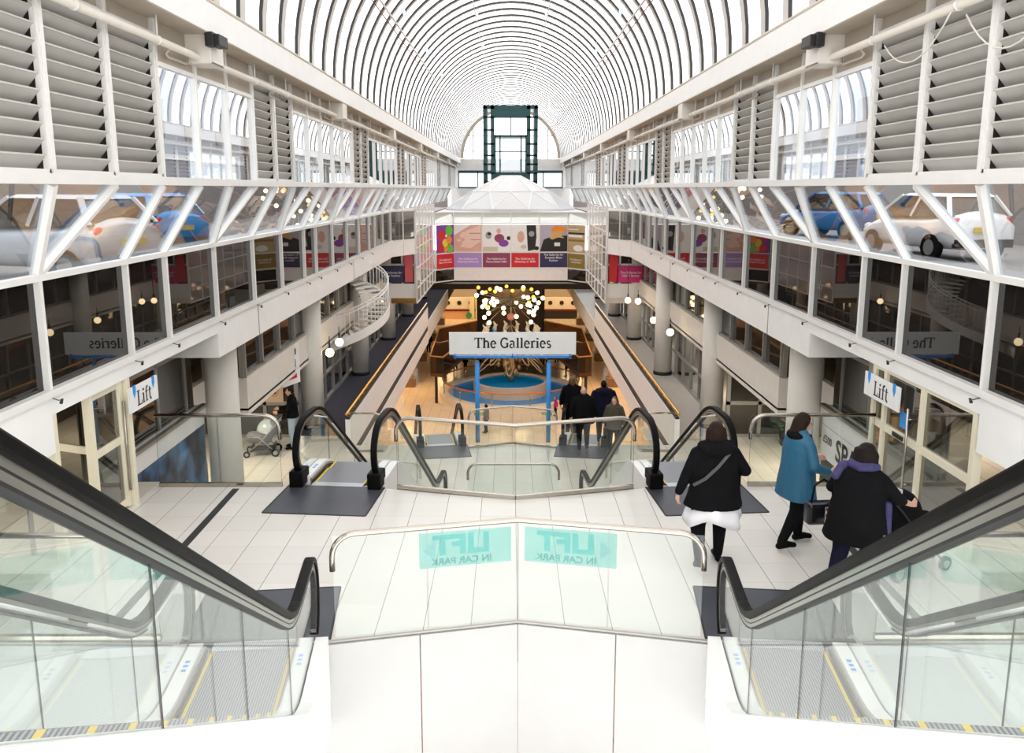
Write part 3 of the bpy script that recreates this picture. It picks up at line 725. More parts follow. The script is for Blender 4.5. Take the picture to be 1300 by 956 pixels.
# ------------------------------------------------------------------ escalators (all run down, away from the camera)
BETA = rad(35)
def escalator(label, low, rz, rise, width=0.78, detail=True, BETA=BETA, FL=1.1):
    """low = centre of the lower comb line; local +y points downhill"""
    run = rise/math.tan(BETA); S = 2*FL+run
    e = empty('escalator', low, rz, label, 'escalator')
    # local: y=0 lower comb, uphill is negative y
    def zt(y):      # tread line height
        t = -y
        if t <= FL: return 0.0
        if t >= FL+run: return rise
        z = (t-FL)*math.tan(BETA)
        return z
    def smooth(y, r=0.55):
        n = 9; return sum(zt(y+r*(k/(n-1)-0.5)) for k in range(n))/n
    ys = [-S-0.0+i*(S)/48 for i in range(49)]
    hw = width/2+0.19            # balustrade centre line
    H = 0.93
    # rail centre path from upper newel foot to lower newel foot
    rr = 0.34
    path = []
    tp = -S-0.06; yc = tp+0.50
    for i in range(0, 6):
        a = rad(-105-75*i/6); path.append((tp+0.25+0.25*math.cos(a), rise+0.50+0.36*math.sin(a)))
    for i in range(0, 10):
        a = rad(180-90*i/9); path.append((tp+0.50+0.50*math.cos(a), rise+0.50+(H-0.50)*math.sin(a)))
    for y in ys:
        if y > yc+0.1 and y < -0.40: path.append((y, smooth(y)+H))
    for i in range(0, 10):
        a = rad(90-90*i/9); path.append((-0.30+0.34*math.cos(a), 0.56+(H-0.56)*math.sin(a)))
    for i in range(1, 7):
        a = rad(0-75*i/6); path.append((-0.21+0.25*math.cos(a), 0.56+0.42*math.sin(a)))
    P = [Vector((0, a, b)) for a, b in path]
    def sweep(mb, x, off0, off1, w):
        """band between offsets along the path normal, width w around x"""
        n = len(P); vs = []
        for i in range(n):
            d = (P[min(i+1, n-1)]-P[max(i-1, 0)]).normalized(); nr = Vector((0, -d.z, d.y))
            if nr.dot(Vector((0, 0, 1))) < 0 and False: nr = -nr
            for o_, sx in ((off0, -1), (off0, 1), (off1, 1), (off1, -1)):
                p = P[i]+nr*o_; vs.append((x+sx*w/2, p.y, p.z))
        fs = [(4*i+k, 4*i+(k+1) % 4, 4*i+4+(k+1) % 4, 4*i+4+k) for i in range(n-1) for k in range(4)]
        fs += [(3, 2, 1, 0), tuple(4*(n-1)+k for k in range(4))]
        return mb.add(vs, fs)
    for sx, nm in ((-1, 'left'), (1, 'right')):
        x = sx*hw
        sweep(MB(), x, -0.022, 0.035, 0.088).build('handrail', 'black', parent=e, local=True, bevel=0.012 if detail else 0)
        pr = sweep(MB(), x, -0.082, -0.022, 0.05).build('rail_profile', 'alu', parent=e, local=True)
        sweep(MB(), x, -0.094, -0.082, 0.054).build('profile_gasket', 'blackmat', parent=pr, local=True); sweep(MB(), x, -0.056, -0.048, 0.053).build('profile_groove', 'blackmat', parent=pr, local=True)
        if detail:
            # light tubes under the profile
            n = len(P); i = 17
            while i < n-18:
                a, b = P[i], P[min(i+5, n-14)]
                dn = Vector((0, 0, -0.055)); MB().tube([(x-sx*0.035, a.y, a.z-0.075), (x-sx*0.035, b.y, b.z-0.075)], 0.012, 8).build('rail_light', 'print_white', parent=pr, local=True)
                i += 7
        # glass: under the rail, above the deck
        top = [(p.y, p.z) for p in P]
        nrm = []
        for i in range(len(P)):
            d = (P[min(i+1, len(P)-1)]-P[max(i-1, 0)]).normalized(); nr = Vector((0, -d.z, d.y)); q = P[i]-nr*0.07; nrm.append((q.y, q.z))
        # split into panels between deck line and rail
        yg0, yg1 = nrm[0][0], nrm[-1][0]
        npan = max(3, round(S/1.35)); 
        tops = [q for q in nrm]
        def topz(y, up):
            best = None
            for (a, b) in zip(tops[:-1], tops[1:]):
                if (a[0]-y)*(b[0]-y) <= 0 and abs(a[0]-b[0]) > 1e-9:
                    t = (y-a[0])/(b[0]-a[0]); z = a[1]+t*(b[1]-a[1])
                    if best is None or z > best: best = z
            return best
        ymin = min(q[0] for q in tops)+0.01; ymax = max(q[0] for q in tops)-0.01
        for k in range(npan):
            a = ymin+(ymax-ymin)*k/npan+0.004; b = ymin+(ymax-ymin)*(k+1)/npan-0.004
            if k == 0: a -= 0.004
            nn = 10; yy = [a+(b-a)*j/nn for j in range(nn+1)]
            poly = [(y, smooth(y)+0.10) for y in yy]+[(y, (topz(y, 0) or smooth(y)+0.5)) for y in yy[::-1]]
            if k == 0:
                poly = [(yy[j], smooth(yy[j])+0.10) for j in range(nn+1)]+[(y, topz(y, 0) or 0) for y in yy[::-1]]
            gp_ = MB().polyx(poly, x-0.004, x+0.004); ns_ = len(gp_.f)-len(poly); gp_.mi[ns_+nn] = gp_.mi[-1] = 1
            gp_.build('glass_panel', ['glass', 'ink'], parent=e, local=True)
        # white decks either side of the glass, skirting, newel box
        dk = MB()
        prof = [(y, smooth(y)) for y in [-S+0.12+(S-0.24)*i/40 for i in range(41)]]
        def strip(x0, x1, z0, z1, mb):
            poly = [(y, z+z1) for y, z in prof]+[(y, z+z0) for y, z in prof[::-1]]
            return mb.polyx(poly, min(x0, x1), max(x0, x1))
        strip(x+sx*0.012, x+sx*0.13, -0.55, 0.10, dk)
        dk.build('outer_deck', 'white', parent=e, local=True)
        strip(x-sx*0.012, x-sx*0.14, -0.25, 0.105, MB()).build('inner_deck', 'white', parent=e, local=True)
        strip(x-sx*0.14, x-sx*0.165, -0.25, 0.07, MB()).build('skirt', 'alu', parent=e, local=True)
        strip(x-sx*0.166, x-sx*0.176, 0.015, 0.035, MB()).build('brush_strip', 'blackmat', parent=e, local=True)
        for y, z in ((-S+0.02, rise),):
            MB().box(x-0.10, x+0.10, y-0.14, y+0.20 if z > 0 else y+0.12, z+0.002, z+0.24).build('newel_box', 'black', parent=e, local=True, bevel=0.02)
        if detail:
            t = MB().box(x-sx*0.05, x-sx*0.11, -0.62, -0.40, 0.106, 0.109).build('warning_sticker', 'print_white', parent=e, local=True)
            t2 = MB()
            for i in range(3): t2.box(x-sx*0.06, x-sx*0.10, -0.6+0.07*i, -0.56+0.07*i, 0.109, 0.1105)
            t2.build('pictogram', 'blue', parent=t, local=True)
            t = MB().box(x-sx*0.05, x-sx*0.11, -S+0.45, -S+0.68, rise+0.106, rise+0.109).build('warning_sticker', 'print_white', parent=e, local=True)
            t2 = MB()
            for i in range(3): t2.box(x-sx*0.06, x-sx*0.10, -S+0.47+0.07*i, -S+0.51+0.07*i, rise+0.109, rise+0.1105)
            t2.build('pictogram', 'blue', parent=t, local=True)
    # steps
    st = MB(); yl = MB(); y = -S+0.02; sw = width/2-0.005; d = 0.40
    nst = int(S/d)+1
    for i in range(nst):
        a = -S+i*d; b = min(a+d, 0)
        if b-a < 0.05: break
        z = round(smooth((a+b)/2)/0.01)*0.01
        z = smooth((a+b)/2)
        st.box(-sw, sw, a, b, z-0.30, z)
        for sx in (-1, 1): yl.box(sx*(sw-0.03), sx*sw, a, b, z, z+0.002)
    st.build('steps', 'step', parent=e, local=True)
    yl.build('step_edging', 'yellow', parent=e, local=True)
    # truss
    pr = [(y, smooth(y)) for y in [-S+S*i/40 for i in range(41)]]
    poly = [(y, z-0.3) for y, z in pr]+[(y, z-0.85) for y, z in pr[::-1]]
    MB().polyx(poly, -hw-0.12, hw+0.12).build('truss_casing', 'white', parent=e, local=True)
    # comb and floor plates
    for y0, y1, z, nm in ((-S-1.08, -S, rise, 'upper'), (0, 1.08, 0, 'lower')):
        MB().box(-hw-0.12, hw+0.12, y0, y1, z-0.02, z+0.008).build('floor_plate', 'plate', parent=e, local=True)
        m = MB().box(-hw-0.13, hw+0.13, y0-0.02 if nm == 'upper' else y1, y0 if nm == 'upper' else y1+0.02, z-0.02, z+0.01)
        for sx in (-1, 1): m.box(sx*(hw+0.12), sx*(hw+0.14), y0, y1, z-0.02, z+0.01)
        m.build('plate_edge', 'ink', parent=e, local=True)
    for y0, z in ((-S-0.02, rise), (-0.12, 0)):
        MB().box(-sw, sw, y0, y0+0.15, z, z+0.014).build('comb', 'comb', parent=e, local=True)
    return e
S1 = 2.2+2.7/math.tan(BETA)
def from_upper(ux, uy, hd, rise):
    S = 2.2+rise/math.tan(BETA)
    return (ux-math.sin(hd)*S, uy+math.cos(hd)*S)
for s in (-1, 1):
    # near flights: lower comb at landing, splayed outward going away
    hd = rad(6)*(-s)     # rotation about z: positive turns +y toward -x
    escalator('near %s escalator from the camera level down to the middle landing' % SIDE[s], (s*2.53, 7.38, LAND), hd, 3.1, BETA=rad(33.5), FL=1.32)
    hd = rad(5)*s
    x, y = from_upper(s*2.62, 11.70, hd, 2.7)
    escalator('middle %s escalator descending from the middle landing towards the first floor landing' % SIDE[s], (x, y, L1), hd, 2.7)
    hd = rad(9)*(-s)
    x, y = from_upper(s*1.97, 22.25, hd, L1-GR)
    escalator('far %s escalator descending from the first floor landing to the ground floor' % SIDE[s], (x, y, GR), hd, L1-GR, detail=False)
# ------------------------------------------------------------------ columns
for s in (-1, 1):
    for i, y in enumerate((16.6, 24.2, 31.4, 38.95, 46.4, 54.0)):
        x = s*5.95 if i < 2 else s*5.80
        ztop = -2.42 if i == 0 else -2.9
        e = MB().cyl((x, y), 0.33, L1, ztop, 28)
        o = e.build('column', 'cream', label='round cream column under the %s side wall, %s from the camera' % (SIDE[s], ORD[i]), cat='column', group='round columns along the galleries')
        b = MB().cyl((x, y), 0.355, L1, L1+0.12, 28); b.build('base_ring', 'ink', parent=o)
    for i, y in enumerate((54.6, 63.2, 72.0, 80.6)):
        o = MB().cyl((s*6.85, y), 0.34, GR, L1-0.9, 24).build('ground_column', 'cream', label='cream ground floor column below the %s gallery, %s from the camera' % (SIDE[s], ORD[i]), cat='column', group='ground floor columns')
        MB().box(s*6.85-0.45, s*6.85+0.45, y-0.45, y+0.45, GR, GR+0.6).build('base_block', mat('brown marble', (0.22, 0.13, 0.08), 0.25, var=0.4, scale=6), parent=o, bevel=0.02)
    bpy.data.objects['column.003' if s < 0 else 'column.009'].name
    # parapets
    e = empty('parapet', (s*4.42, 21.8, L1), 0, 'long white parapet with dark stripe and brass handrail along the %s gallery' % SIDE[s], 'parapet')
    m = MB().box(s*4.38, s*4.52, 21.8, 43.5, L1-0.06, L1+0.88)
    m.build('upper_panel', 'white', parent=e)
    MB().box(s*4.38, s*4.52, 21.8, 43.5, L1-1.0, L1-0.36).build('lower_panel', 'white', parent=e)
    MB().box(s*4.41, s*4.5, 21.8, 43.5, L1-0.36, L1-0.06).build('dark_stripe', 'blackmat', parent=e)
    MB().tube([(s*4.45, 21.6, L1+1.08), (s*4.45, 43.6, L1+1.08)], 0.035, 10).build('handrail', 'brass', parent=e)
    r = MB()
    for i in range(30):
        y = 22+0.74*i; r.box(s*4.43, s*4.47, y-0.02, y+0.02, L1+0.88, L1+1.06)
    r.build('rail_brackets', 'brass', parent=e)
    MB().box(s*4.40, s*4.5, 21.8, 43.5, L1+0.88, L1+0.93).build('capping', 'blackmat', parent=e)
    # slab edge beyond
    struct(tname(), MB().box(s*4.38, s*4.44, 43.5, 58, L1-0.9, L1+0.1), 'cream')

# ------------------------------------------------------------------ gallery shopfronts
M['lobby'] = mat('lobby wall painted with shade', (0.06, 0.045, 0.035), 0.5)  # dimness of the lobby is put into this wall and ceiling colour
posters_cols = [('red', 'print_white'), ('olive', 'ink'), ('pink', 'print_white')]
def poster(name, T, w, h, bg, marks, label, cat='poster', group=None, border=None):
    """T: x right, y up, z out; marks = list of (kind, mat, args)"""
    o = MB().box(-w/2, w/2, -h/2, h/2, -0.01, 0.004, T).build(name, bg, label=label, cat=cat, group=group)
    mats = {}
    for k, (kind, mm, a) in enumerate(marks):
        mb = mats.setdefault(mm, MB()); z = 0.0045+0.0006*k
        if kind == 'rect': mb.box(a[0], a[1], a[2], a[3], 0.004, z+0.001, T)
        elif kind == 'disc':
            n = 18; mb.add([(a[0]+a[2]*math.cos(2*PI*i/n), a[1]+(a[3] if len(a) > 3 else a[2])*math.sin(2*PI*i/n), z+0.0015) for i in range(n)], [list(range(n))], T)
        elif kind == 'poly': mb.add([(p[0], p[1], z+0.0015) for p in a], [list(range(len(a)))], T)
        elif kind == 'text': add_text(mb, a[0], a[3], T @ Matrix.Translation((a[1], a[2], z+0.002)), bold=0.002)
    for mm, mb in mats.items(): mb.build('print', mm, parent=o)
    return o
for s in (-1, 1):
    sd = SIDE[s]
    # mezzanine white band with dark windows over it (far run, then stepping out near the lobby)
    band = MB().box(s*5.95, s*6.25, 20.2, 57, -4.9, -4.15)
    band.box(s*6.25, s*6.8, 18.22, 18.45, -4.9, -4.15).box(s*5.95, s*6.25, 18.2, 20.2, -4.9, -4.15)
    band.box(s*6.95, s*8.9, 16.62, 16.8, -4.9, -4.15).box(s*6.8, s*6.95, 16.6, 18.5, -4.9, -4.15)
    struct(tname(), band, 'cream')
    struct(tname(), MB().box(s*5.95, s*9, 18.2, 57, -5.0, -4.85), 'cream')
    y = 18.2; i = 0
    while y < 56:
        f = MB().box(s*6.0, s*6.1, y-0.04, y+0.04, -4.15, -2.9).box(s*6.0, s*6.1, y, y+1.5, -4.15, -4.08)
        o = struct(wname(), f, 'frame_grey')
        MB().box(s*6.08, s*6.1, y+0.04, y+1.46, -4.1, -2.9).build('pane', 'pane_shop', parent=o)
        y += 1.5; i += 1
    f = MB()
    for x in (6.0, 6.45, 6.9): f.box(s*x-0.04, s*x+0.04, 18.2, 18.28, -4.15, -2.4)
    o = struct(wname(), f, 'frame_grey'); MB().box(s*6.0, s*6.9, 18.24, 18.26, -4.15, -2.4).build('pane', 'pane_shop', parent=o)
    f = MB()
    for x in (6.9, 7.5, 8.1, 8.7): f.box(s*x-0.04, s*x+0.04, 16.6, 16.68, -4.15, -2.2)
    f.box(s*6.9, s*8.8, 16.6, 16.68, -4.15, -4.08)
    o = struct(wname(), f, 'frame_grey'); MB().box(s*6.9, s*8.8, 16.64, 16.66, -4.15, -2.2).build('pane', 'pane_shop', parent=o)
    # lower shop glazing, far run
    k = 0; y = 24.6
    while y < 56:
        f = MB().box(s*6.2, s*6.3, y-0.035, y+0.035, L1, -5.0).box(s*6.2, s*6.3, y, y+1.26, -6.12, -6.05).box(s*6.2, s*6.3, y, y+1.26, L1, L1+0.1)
        e = f.build('shopfront_bay', 'frame_grey', label='grey framed glass shopfront bay on the %s gallery, %s from the near end' % (sd, ORD[min(k, 19)] if k < 20 else 'last few'), cat='shopfront', group='grey framed shopfront bays on the galleries')
        MB().box(s*6.26, s*6.28, y+0.03, y+1.25, L1+0.1, -5.0).build('pane', 'glass_dark', parent=e)
        y += 1.3; k += 1
        if k >= 20: break
    # shop interior volumes: back wall and side
    struct('wall_shop', MB().box(s*9.0, s*9.2, 6, 76, L1, -2.2), 'beige')
    struct('ceiling', MB().box(s*5.6, s*9.2, 11.8, 57, -2.42, -2.25), 'beige')
    # near recess: perpendicular shopfront at Y 23
    e = empty('corner_shopfront', (s*7.5, 23.1, L1), 0, 'dark glazed shopfront facing the camera beyond the %s landing balustrade' % sd, 'shopfront')
    f = MB()
    for x in (6.15, 7.05, 7.95, 8.85): f.box(s*x-0.05, s*x+0.05, 23.05, 23.15, L1, -4.9)
    f.box(s*6.1, s*8.9, 23.05, 23.15, -6.05, -5.95).box(s*6.1, s*8.9, 23.05, 23.15, L1, L1+0.08).box(s*6.1, s*8.9, 23.05, 23.15, -5.0, -4.9)
    f.build('shop_frame', 'frame_grey', parent=e)
    MB().box(s*6.1, s*8.9, 23.1, 23.12, L1+0.08, -4.95).build('pane', 'pane_shop', parent=e)
    # shop under the lobby slab with white fascia
    e = empty('shop_unit', (s*6.3, 14, L1), 0, ('blue shop window with white fascia below the left lift lobby' if s < 0 else 'white shop sign panel and windows below the right lift lobby'), 'shop')
    MB().box(s*6.28, s*6.36, 12.0, 16.4, -4.68, -4.28).build('fascia_board', 'white', parent=e)
    MB().box(s*6.2, s*6.3, 12.0, 16.4, -4.32, -4.26).build('glass_edge', 'alu', parent=e)
    if s < 0:
        m, nt, out = _nodes('blue shop graphic'); N = nt.nodes; L = nt.links
        p = N.new('ShaderNodeBsdfPrincipled'); nz = N.new('ShaderNodeTexNoise'); nz.inputs['Scale'].default_value = 1.4; cr = N.new('ShaderNodeValToRGB')
        cr.color_ramp.elements[0].color = (0.004, 0.008, 0.03, 1); cr.color_ramp.elements[1].color = (0.10, 0.30, 0.60, 1); cr.color_ramp.elements[0].position = 0.42; cr.color_ramp.elements[1].position = 0.75
        tc = N.new('ShaderNodeTexCoord'); L.new(tc.outputs['Object'], nz.inputs['Vector']); L.new(nz.outputs['Fac'], cr.inputs[0]); L.new(cr.outputs[0], p.inputs['Base Color']); L.new(p.outputs[0], out.inputs[0])
        g = MB().box(-6.33, -6.29, 12.0, 16.4, -5.5, -4.70).build('graphic_panel', m, parent=e)
        f = MB()
        for y in (12.0, 13.1, 14.2, 15.3, 16.35): f.box(-6.33, -6.27, y-0.04, y+0.04, L1, -5.5)
        f.build('shop_frame', 'frame_grey', parent=e)
        MB().box(-6.32, -6.30, 12.0, 16.35, L1, -5.5).build('pane', m, parent=e)
        # small white bottle motif
        MB().lathe((-6.24, 13.4, -5.9), [(0.05, 0), (0.05, 0.2), (0.02, 0.28), (0.02, 0.36)], 10).build('motif', 'print_white', parent=e)
    else:
        g = MB().box(6.28, 6.36, 12.0, 16.4, -5.35, -4.70).build('sign_panel', 'white', parent=e)
        t = MB(); add_text(t, 'SPAR', 0.6, face_T((6.27, 14.95, -5.02), (0, -1, 0), (0, 0, 1)), bold=0.01); t.build('lettering', 'ink', parent=g)
        t = MB(); add_text(t, '£500', 0.22, face_T((6.27, 16.05, -4.95), (0, -1, 0), (0, 0, 1)), bold=0.004); t.build('lettering', 'ink', parent=g)
        MB().box(6.30, 6.34, 12.0, 16.4, L1, -5.35).build('pane', 'pane_shop', parent=e)
    # upper lobby glazing beside landing (beyond the door partition): brown glass wall
    f = MB()
    for y in (12.0, 13.3, 14.6, 15.9): f.box(s*6.4, s*6.48, y-0.04, y+0.04, LAND, -2.46)
    f.box(s*6.4, s*6.48, 11.95, 16.3, LAND+1.15, LAND+1.22)
    o = struct(wname(), f, 'frame_grey'); MB().box(s*6.43, s*6.45, 11.95, 16.3, LAND, -2.46).build('pane', 'pane_shop', parent=o)
    # wall at the back of the lift lobby and its ceiling
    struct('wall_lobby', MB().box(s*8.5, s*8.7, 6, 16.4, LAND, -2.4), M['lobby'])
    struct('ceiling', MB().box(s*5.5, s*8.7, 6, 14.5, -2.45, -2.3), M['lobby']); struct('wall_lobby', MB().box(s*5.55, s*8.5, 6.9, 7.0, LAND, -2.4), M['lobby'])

for s in (-1, 1): pass
# spiral stair on the left gallery
cx, cy, RR = -5.85, 29.4, 1.45
st = empty('spiral_stair', (cx, cy, L1), 0, 'curved staircase with white balusters winding round a column on the left gallery', 'staircase')
def hp(a, r, z): return (cx+r*math.cos(a), cy+r*math.sin(a), z)
A0, A1 = rad(-150), rad(120); Z0, Z1 = -5.75, -3.0
NS = 22
tr = MB(); so = MB(); rl = MB()
def hz(t): return Z0+(Z1-Z0)*t
sp = []
for i in range(NS):
    a = A0+(A1-A0)*i/NS; b = A0+(A1-A0)*(i+1)/NS; z = hz((i+1)/NS)
    vs = [hp(a, 0.5, z), hp(a, RR, z), hp(b, RR, z), hp(b, 0.5, z)]
    tr.add(vs+[(v[0], v[1], v[2]-0.06) for v in vs], [(0,1,2,3),(7,6,5,4),(0,4,5,1),(1,5,6,2),(2,6,7,3),(3,7,4,0)])
tr.build('treads', 'cream', parent=st)
n = 40
for i in range(n):
    t0, t1 = i/n, (i+1)/n; a, b = A0+(A1-A0)*t0, A0+(A1-A0)*t1
    vs = [hp(a, RR, hz(t0)-0.2), hp(b, RR, hz(t1)-0.2), hp(b, RR, hz(t1)+0.12), hp(a, RR, hz(t0)+0.12), hp(a, RR+0.05, hz(t0)-0.2), hp(b, RR+0.05, hz(t1)-0.2), hp(b, RR+0.05, hz(t1)+0.12), hp(a, RR+0.05, hz(t0)+0.12)]
    so.add(vs, [(0,1,2,3),(7,6,5,4),(0,4,5,1),(3,2,6,7)])
so.build('stringer', 'white', parent=st)
for i in range(45):
    t = i/44; a = A0+(A1-A0)*t
    MB().tube([hp(a, RR+0.02, hz(t)+0.05), hp(a, RR+0.02, hz(t)+0.98)], 0.013, 6).build('baluster', 'white', parent=st)
for dz in (0.98, 0.86):
    rl.tube([hp(A0+(A1-A0)*i/50, RR+0.02, hz(i/50)+dz) for i in range(51)], 0.022, 8)
rl.build('handrail', 'white', parent=st)
# posters and details in the left recess
poster('shop_poster', face_T((-7.45, 23.02, -5.55), (1, 0, 0), (0, 0, 1)), 0.55, 0.85, mat('yellow poster', (0.75, 0.55, 0.2), 0.5), [('disc', 'ink', (-0.08, 0.2, 0.13, 0.08)), ('rect', 'red', (0.02, 0.2, 0.05, 0.25)), ('disc', mat('mustard', (0.6, 0.45, 0.02), 0.5), (-0.12, -0.25, 0.12)), ('rect', 'ink', (-0.2, 0.2, 0.0, 0.03)), ('rect', 'ink', (0.05, 0.2, -0.3, -0.2))], 'yellow illustrated poster in the dark shop window behind the pushchair')
poster('shop_poster', face_T((-6.75, 23.02, -5.6), (1, 0, 0), (0, 0, 1)), 0.5, 0.7, mat('cream poster', (0.8, 0.6, 0.4), 0.5), [('disc', 'peach', (0, 0, 0.14, 0.2)), ('disc', 'darkred', (0, -0.08, 0.06, 0.03)), ('rect', 'ink', (-0.12, -0.05, 0.05, 0.08)), ('rect', 'ink', (0.05, 0.12, 0.05, 0.08))], 'cream poster with a painted face in the shop window left of the standing man')
poster('shop_poster', face_T((-6.02, 22.2, -4.7), (0.35, 0.94, 0), (0, 0, 1)), 0.8, 1.1, 'print_white', [('rect', 'ink', (-0.25, 0.25, 0.25, 0.42)), ('rect', 'ink', (-0.28, 0.22, -0.1, 0.12)), ('rect', 'red', (-0.28, 0.25, -0.4, -0.28))], 'white notice with black lettering hanging by the second left column', border=None)
for s in (-1, 1):
    tagx = MB().box(s*6.3, s*6.34, 12.2, 13.6, -3.0, -2.6)
poster('red_sign', face_T((-6.38, 12.9, -2.85), (0, 1, 0), (0, 0, 1)), 1.6, 0.4, 'red', [('text', 'print_white', ('SPIRIT', 0, 0.02, 0.3)), ('rect', 'print_white', (-0.78, 0.78, -0.18, -0.15))], 'red shop sign with white letters behind the left lift sign', 'sign')
poster('shop_poster', face_T((6.38, 14.2, -3.1), (0, -1, 0), (0, 0, 1)), 0.9, 0.7, 'beige', [('rect', 'print_white', (-0.3, -0.1, -0.2, 0.2)), ('rect', 'darkred', (0.05, 0.3, -0.2, 0.1))], 'beige display board in the window behind the right lift sign')

# ------------------------------------------------------------------ lift lobby door partitions
for s in (-1, 1):
    XD = s*5.28
    sd = SIDE[s]
    e = empty('lift_lobby_partition', (XD, 9.5, LAND), 0, 'cream framed glass door screen of the %s lift lobby' % sd, 'partition')
    fr = MB(); zt = -2.5
    posts = ([9.2, 10.43, 11.5, 11.86] if s > 0 else [9.15, 11.0])
    for y in posts: fr.box(XD-0.05, XD+0.05, y-0.045, y+0.045, LAND, zt)
    if s > 0:
        fr.box(XD-0.04, XD+0.04, 9.2, 11.86, LAND+0.92, LAND+1.02).box(XD-0.04, XD+0.04, 9.2, 11.86, LAND, LAND+0.14)
        fr.box(XD-0.04, XD+0.04, 9.2, 11.86, zt-0.05, zt)
    fr.build('screen_frame', 'frame_warm', parent=e)
    if s > 0:
        for a, b in zip(posts[:-1], posts[1:]):
            MB().box(XD-0.01, XD+0.01, a+0.05, b-0.05, LAND+0.14, zt-0.05).build('pane', 'glass_dark', parent=e)
        h = MB().tube([(XD-0.1, 10.66, LAND+0.2), (XD-0.1, 10.66, zt-0.35)], 0.018, 8); h.tube([(XD-0.1, 10.66, LAND+0.4), (XD, 10.66, LAND+0.4)], 0.012, 6); h.tube([(XD-0.1, 10.66, zt-0.5), (XD, 10.66, zt-0.5)], 0.012, 6)
        h.build('door_pull', 'steel', parent=e)
        MB().box(XD-0.06, XD-0.045, 10.85, 11.15, LAND+0.94, LAND+1.0).build('letter_plate', 'blackmat', parent=e)
        MB().box(XD-0.015, XD-0.011, 10.8, 11.05, LAND+1.1, LAND+1.32).build('window_sticker', 'blue', parent=e)
    else:
        # two open leaves standing into the lobby
        MB().box(XD-0.3, XD-0.04, 9.2, 10.6, zt-0.02, zt+0.02).build('head_track', 'frame_grey', parent=e)
        for (xa, ya, xb, yb) in ((-5.42, 10.35, -6.5, 10.75), (-5.34, 10.1, -5.34, 10.9)):
            lf = MB(); A = Vector((xa, ya, 0)); B = Vector((xb, yb, 0))
            for q in (A, B): lf.box(q.x-0.05, q.x+0.05, q.y-0.04, q.y+0.04, LAND+0.02, zt-0.02)
            for z in (LAND+0.08, LAND+0.97, zt-0.07): lf.bar((A.x, A.y, z), (B.x, B.y, z), 0.045, 0.10)
            d = lf.build('door', 'frame_warm', parent=e)
            MB().bar((A.x, A.y, (LAND+zt)/2), (B.x, B.y, (LAND+zt)/2), 0.01, zt-LAND-0.1).build('pane', 'glass_dark', parent=d)
            MB().tube([(B.x+0.07, B.y, LAND+0.25), (B.x+0.07, B.y, zt-0.3)], 0.018, 8).build('door_pull', 'steel', parent=d)
    # hanging lift sign
    xs = s*5.17; y0, y1 = (10.9, 12.0) if s > 0 else (10.85, 11.75)
    ym = (y0+y1)/2; z = -2.80
    g = MB().box(xs-0.012, xs+0.012, y0, y1, z-0.17, z+0.17)
    so = g.build('lift_sign', 'print_white', label='white hanging sign reading Lift above the %s lobby doors' % sd, cat='sign')
    T = face_T((xs-s*0.0135, ym, z-0.01), (0, -s, 0), (0, 0, 1))
    t = MB(); serif_text(t, 'Lift', 0.21, T @ Matrix.Diagonal((1.12, 1, 1, 1))); t.build('lettering', 'ink', parent=so)
    for yy in (y0+0.15, y1-0.15):
        t = MB(); q = xs-s*0.014
        t.box(q-0.004, q+0.004, yy-0.04, yy+0.04, z+0.08, z+0.19); t.add([(q, yy-0.04, z+0.08), (q, yy+0.04, z+0.08), (q, yy, z+0.0)], [(0, 1, 2)])
        t.build('hanger_tab', 'blue', parent=so)
e = empty('notice_stand', (-5.75, 9.4, LAND), 0, 'black tablet-like notice on a bracket beside the open left lobby door', 'notice')
MB().box(-5.78, -5.76, 9.35, 9.43, LAND, LAND+1.1).build('post', 'frame_grey', parent=e); MB().box(-5.9, -5.6, 9.33, 9.36, LAND+1.05, LAND+1.3).build('panel', 'navy', parent=e)

# globe wall lamps
for i, (x, y, z) in enumerate(((-5.45, 25.9, -4.75), (-5.5, 24.7, -4.85), (5.5, 28.6, -4.9), (5.5, 32.0, -5.0), (5.5, 36.0, -4.8), (5.1, 36.3, -4.8), (-5.5, 36.0, -4.8), (-5.5, 42, -4.8), (5.5, 42, -4.8))):
    lab = ['left of the spiral stair, nearer the void', 'left of the spiral stair, beside the poster', 'at the right gallery, nearest of the row', 'at the right gallery, second of the row', 'at the right gallery, under the pink banner and outer of the pair', 'at the right gallery, under the pink banner and inner of the pair', 'beyond the spiral stair', 'far along the left gallery', 'far along the right gallery'][i]
    e = empty('globe_lamp', (x, y, z), 0, 'glowing globe lamp '+lab, 'lamp', 'globe lamps on the galleries')
    MB().ell((x, y, z), 0.13, 16).build('globe', 'bulb', parent=e)
    MB().tube([(x, y, z+0.12), (x, y, z+0.3)], 0.03, 8).build('stem', 'blackmat', parent=e)
    MB().tube([(x, y, z+0.3), (x, y, -3.0 if abs(x) < 5.3 else z+0.5)], 0.012, 6).build('rod', 'blackmat', parent=e)

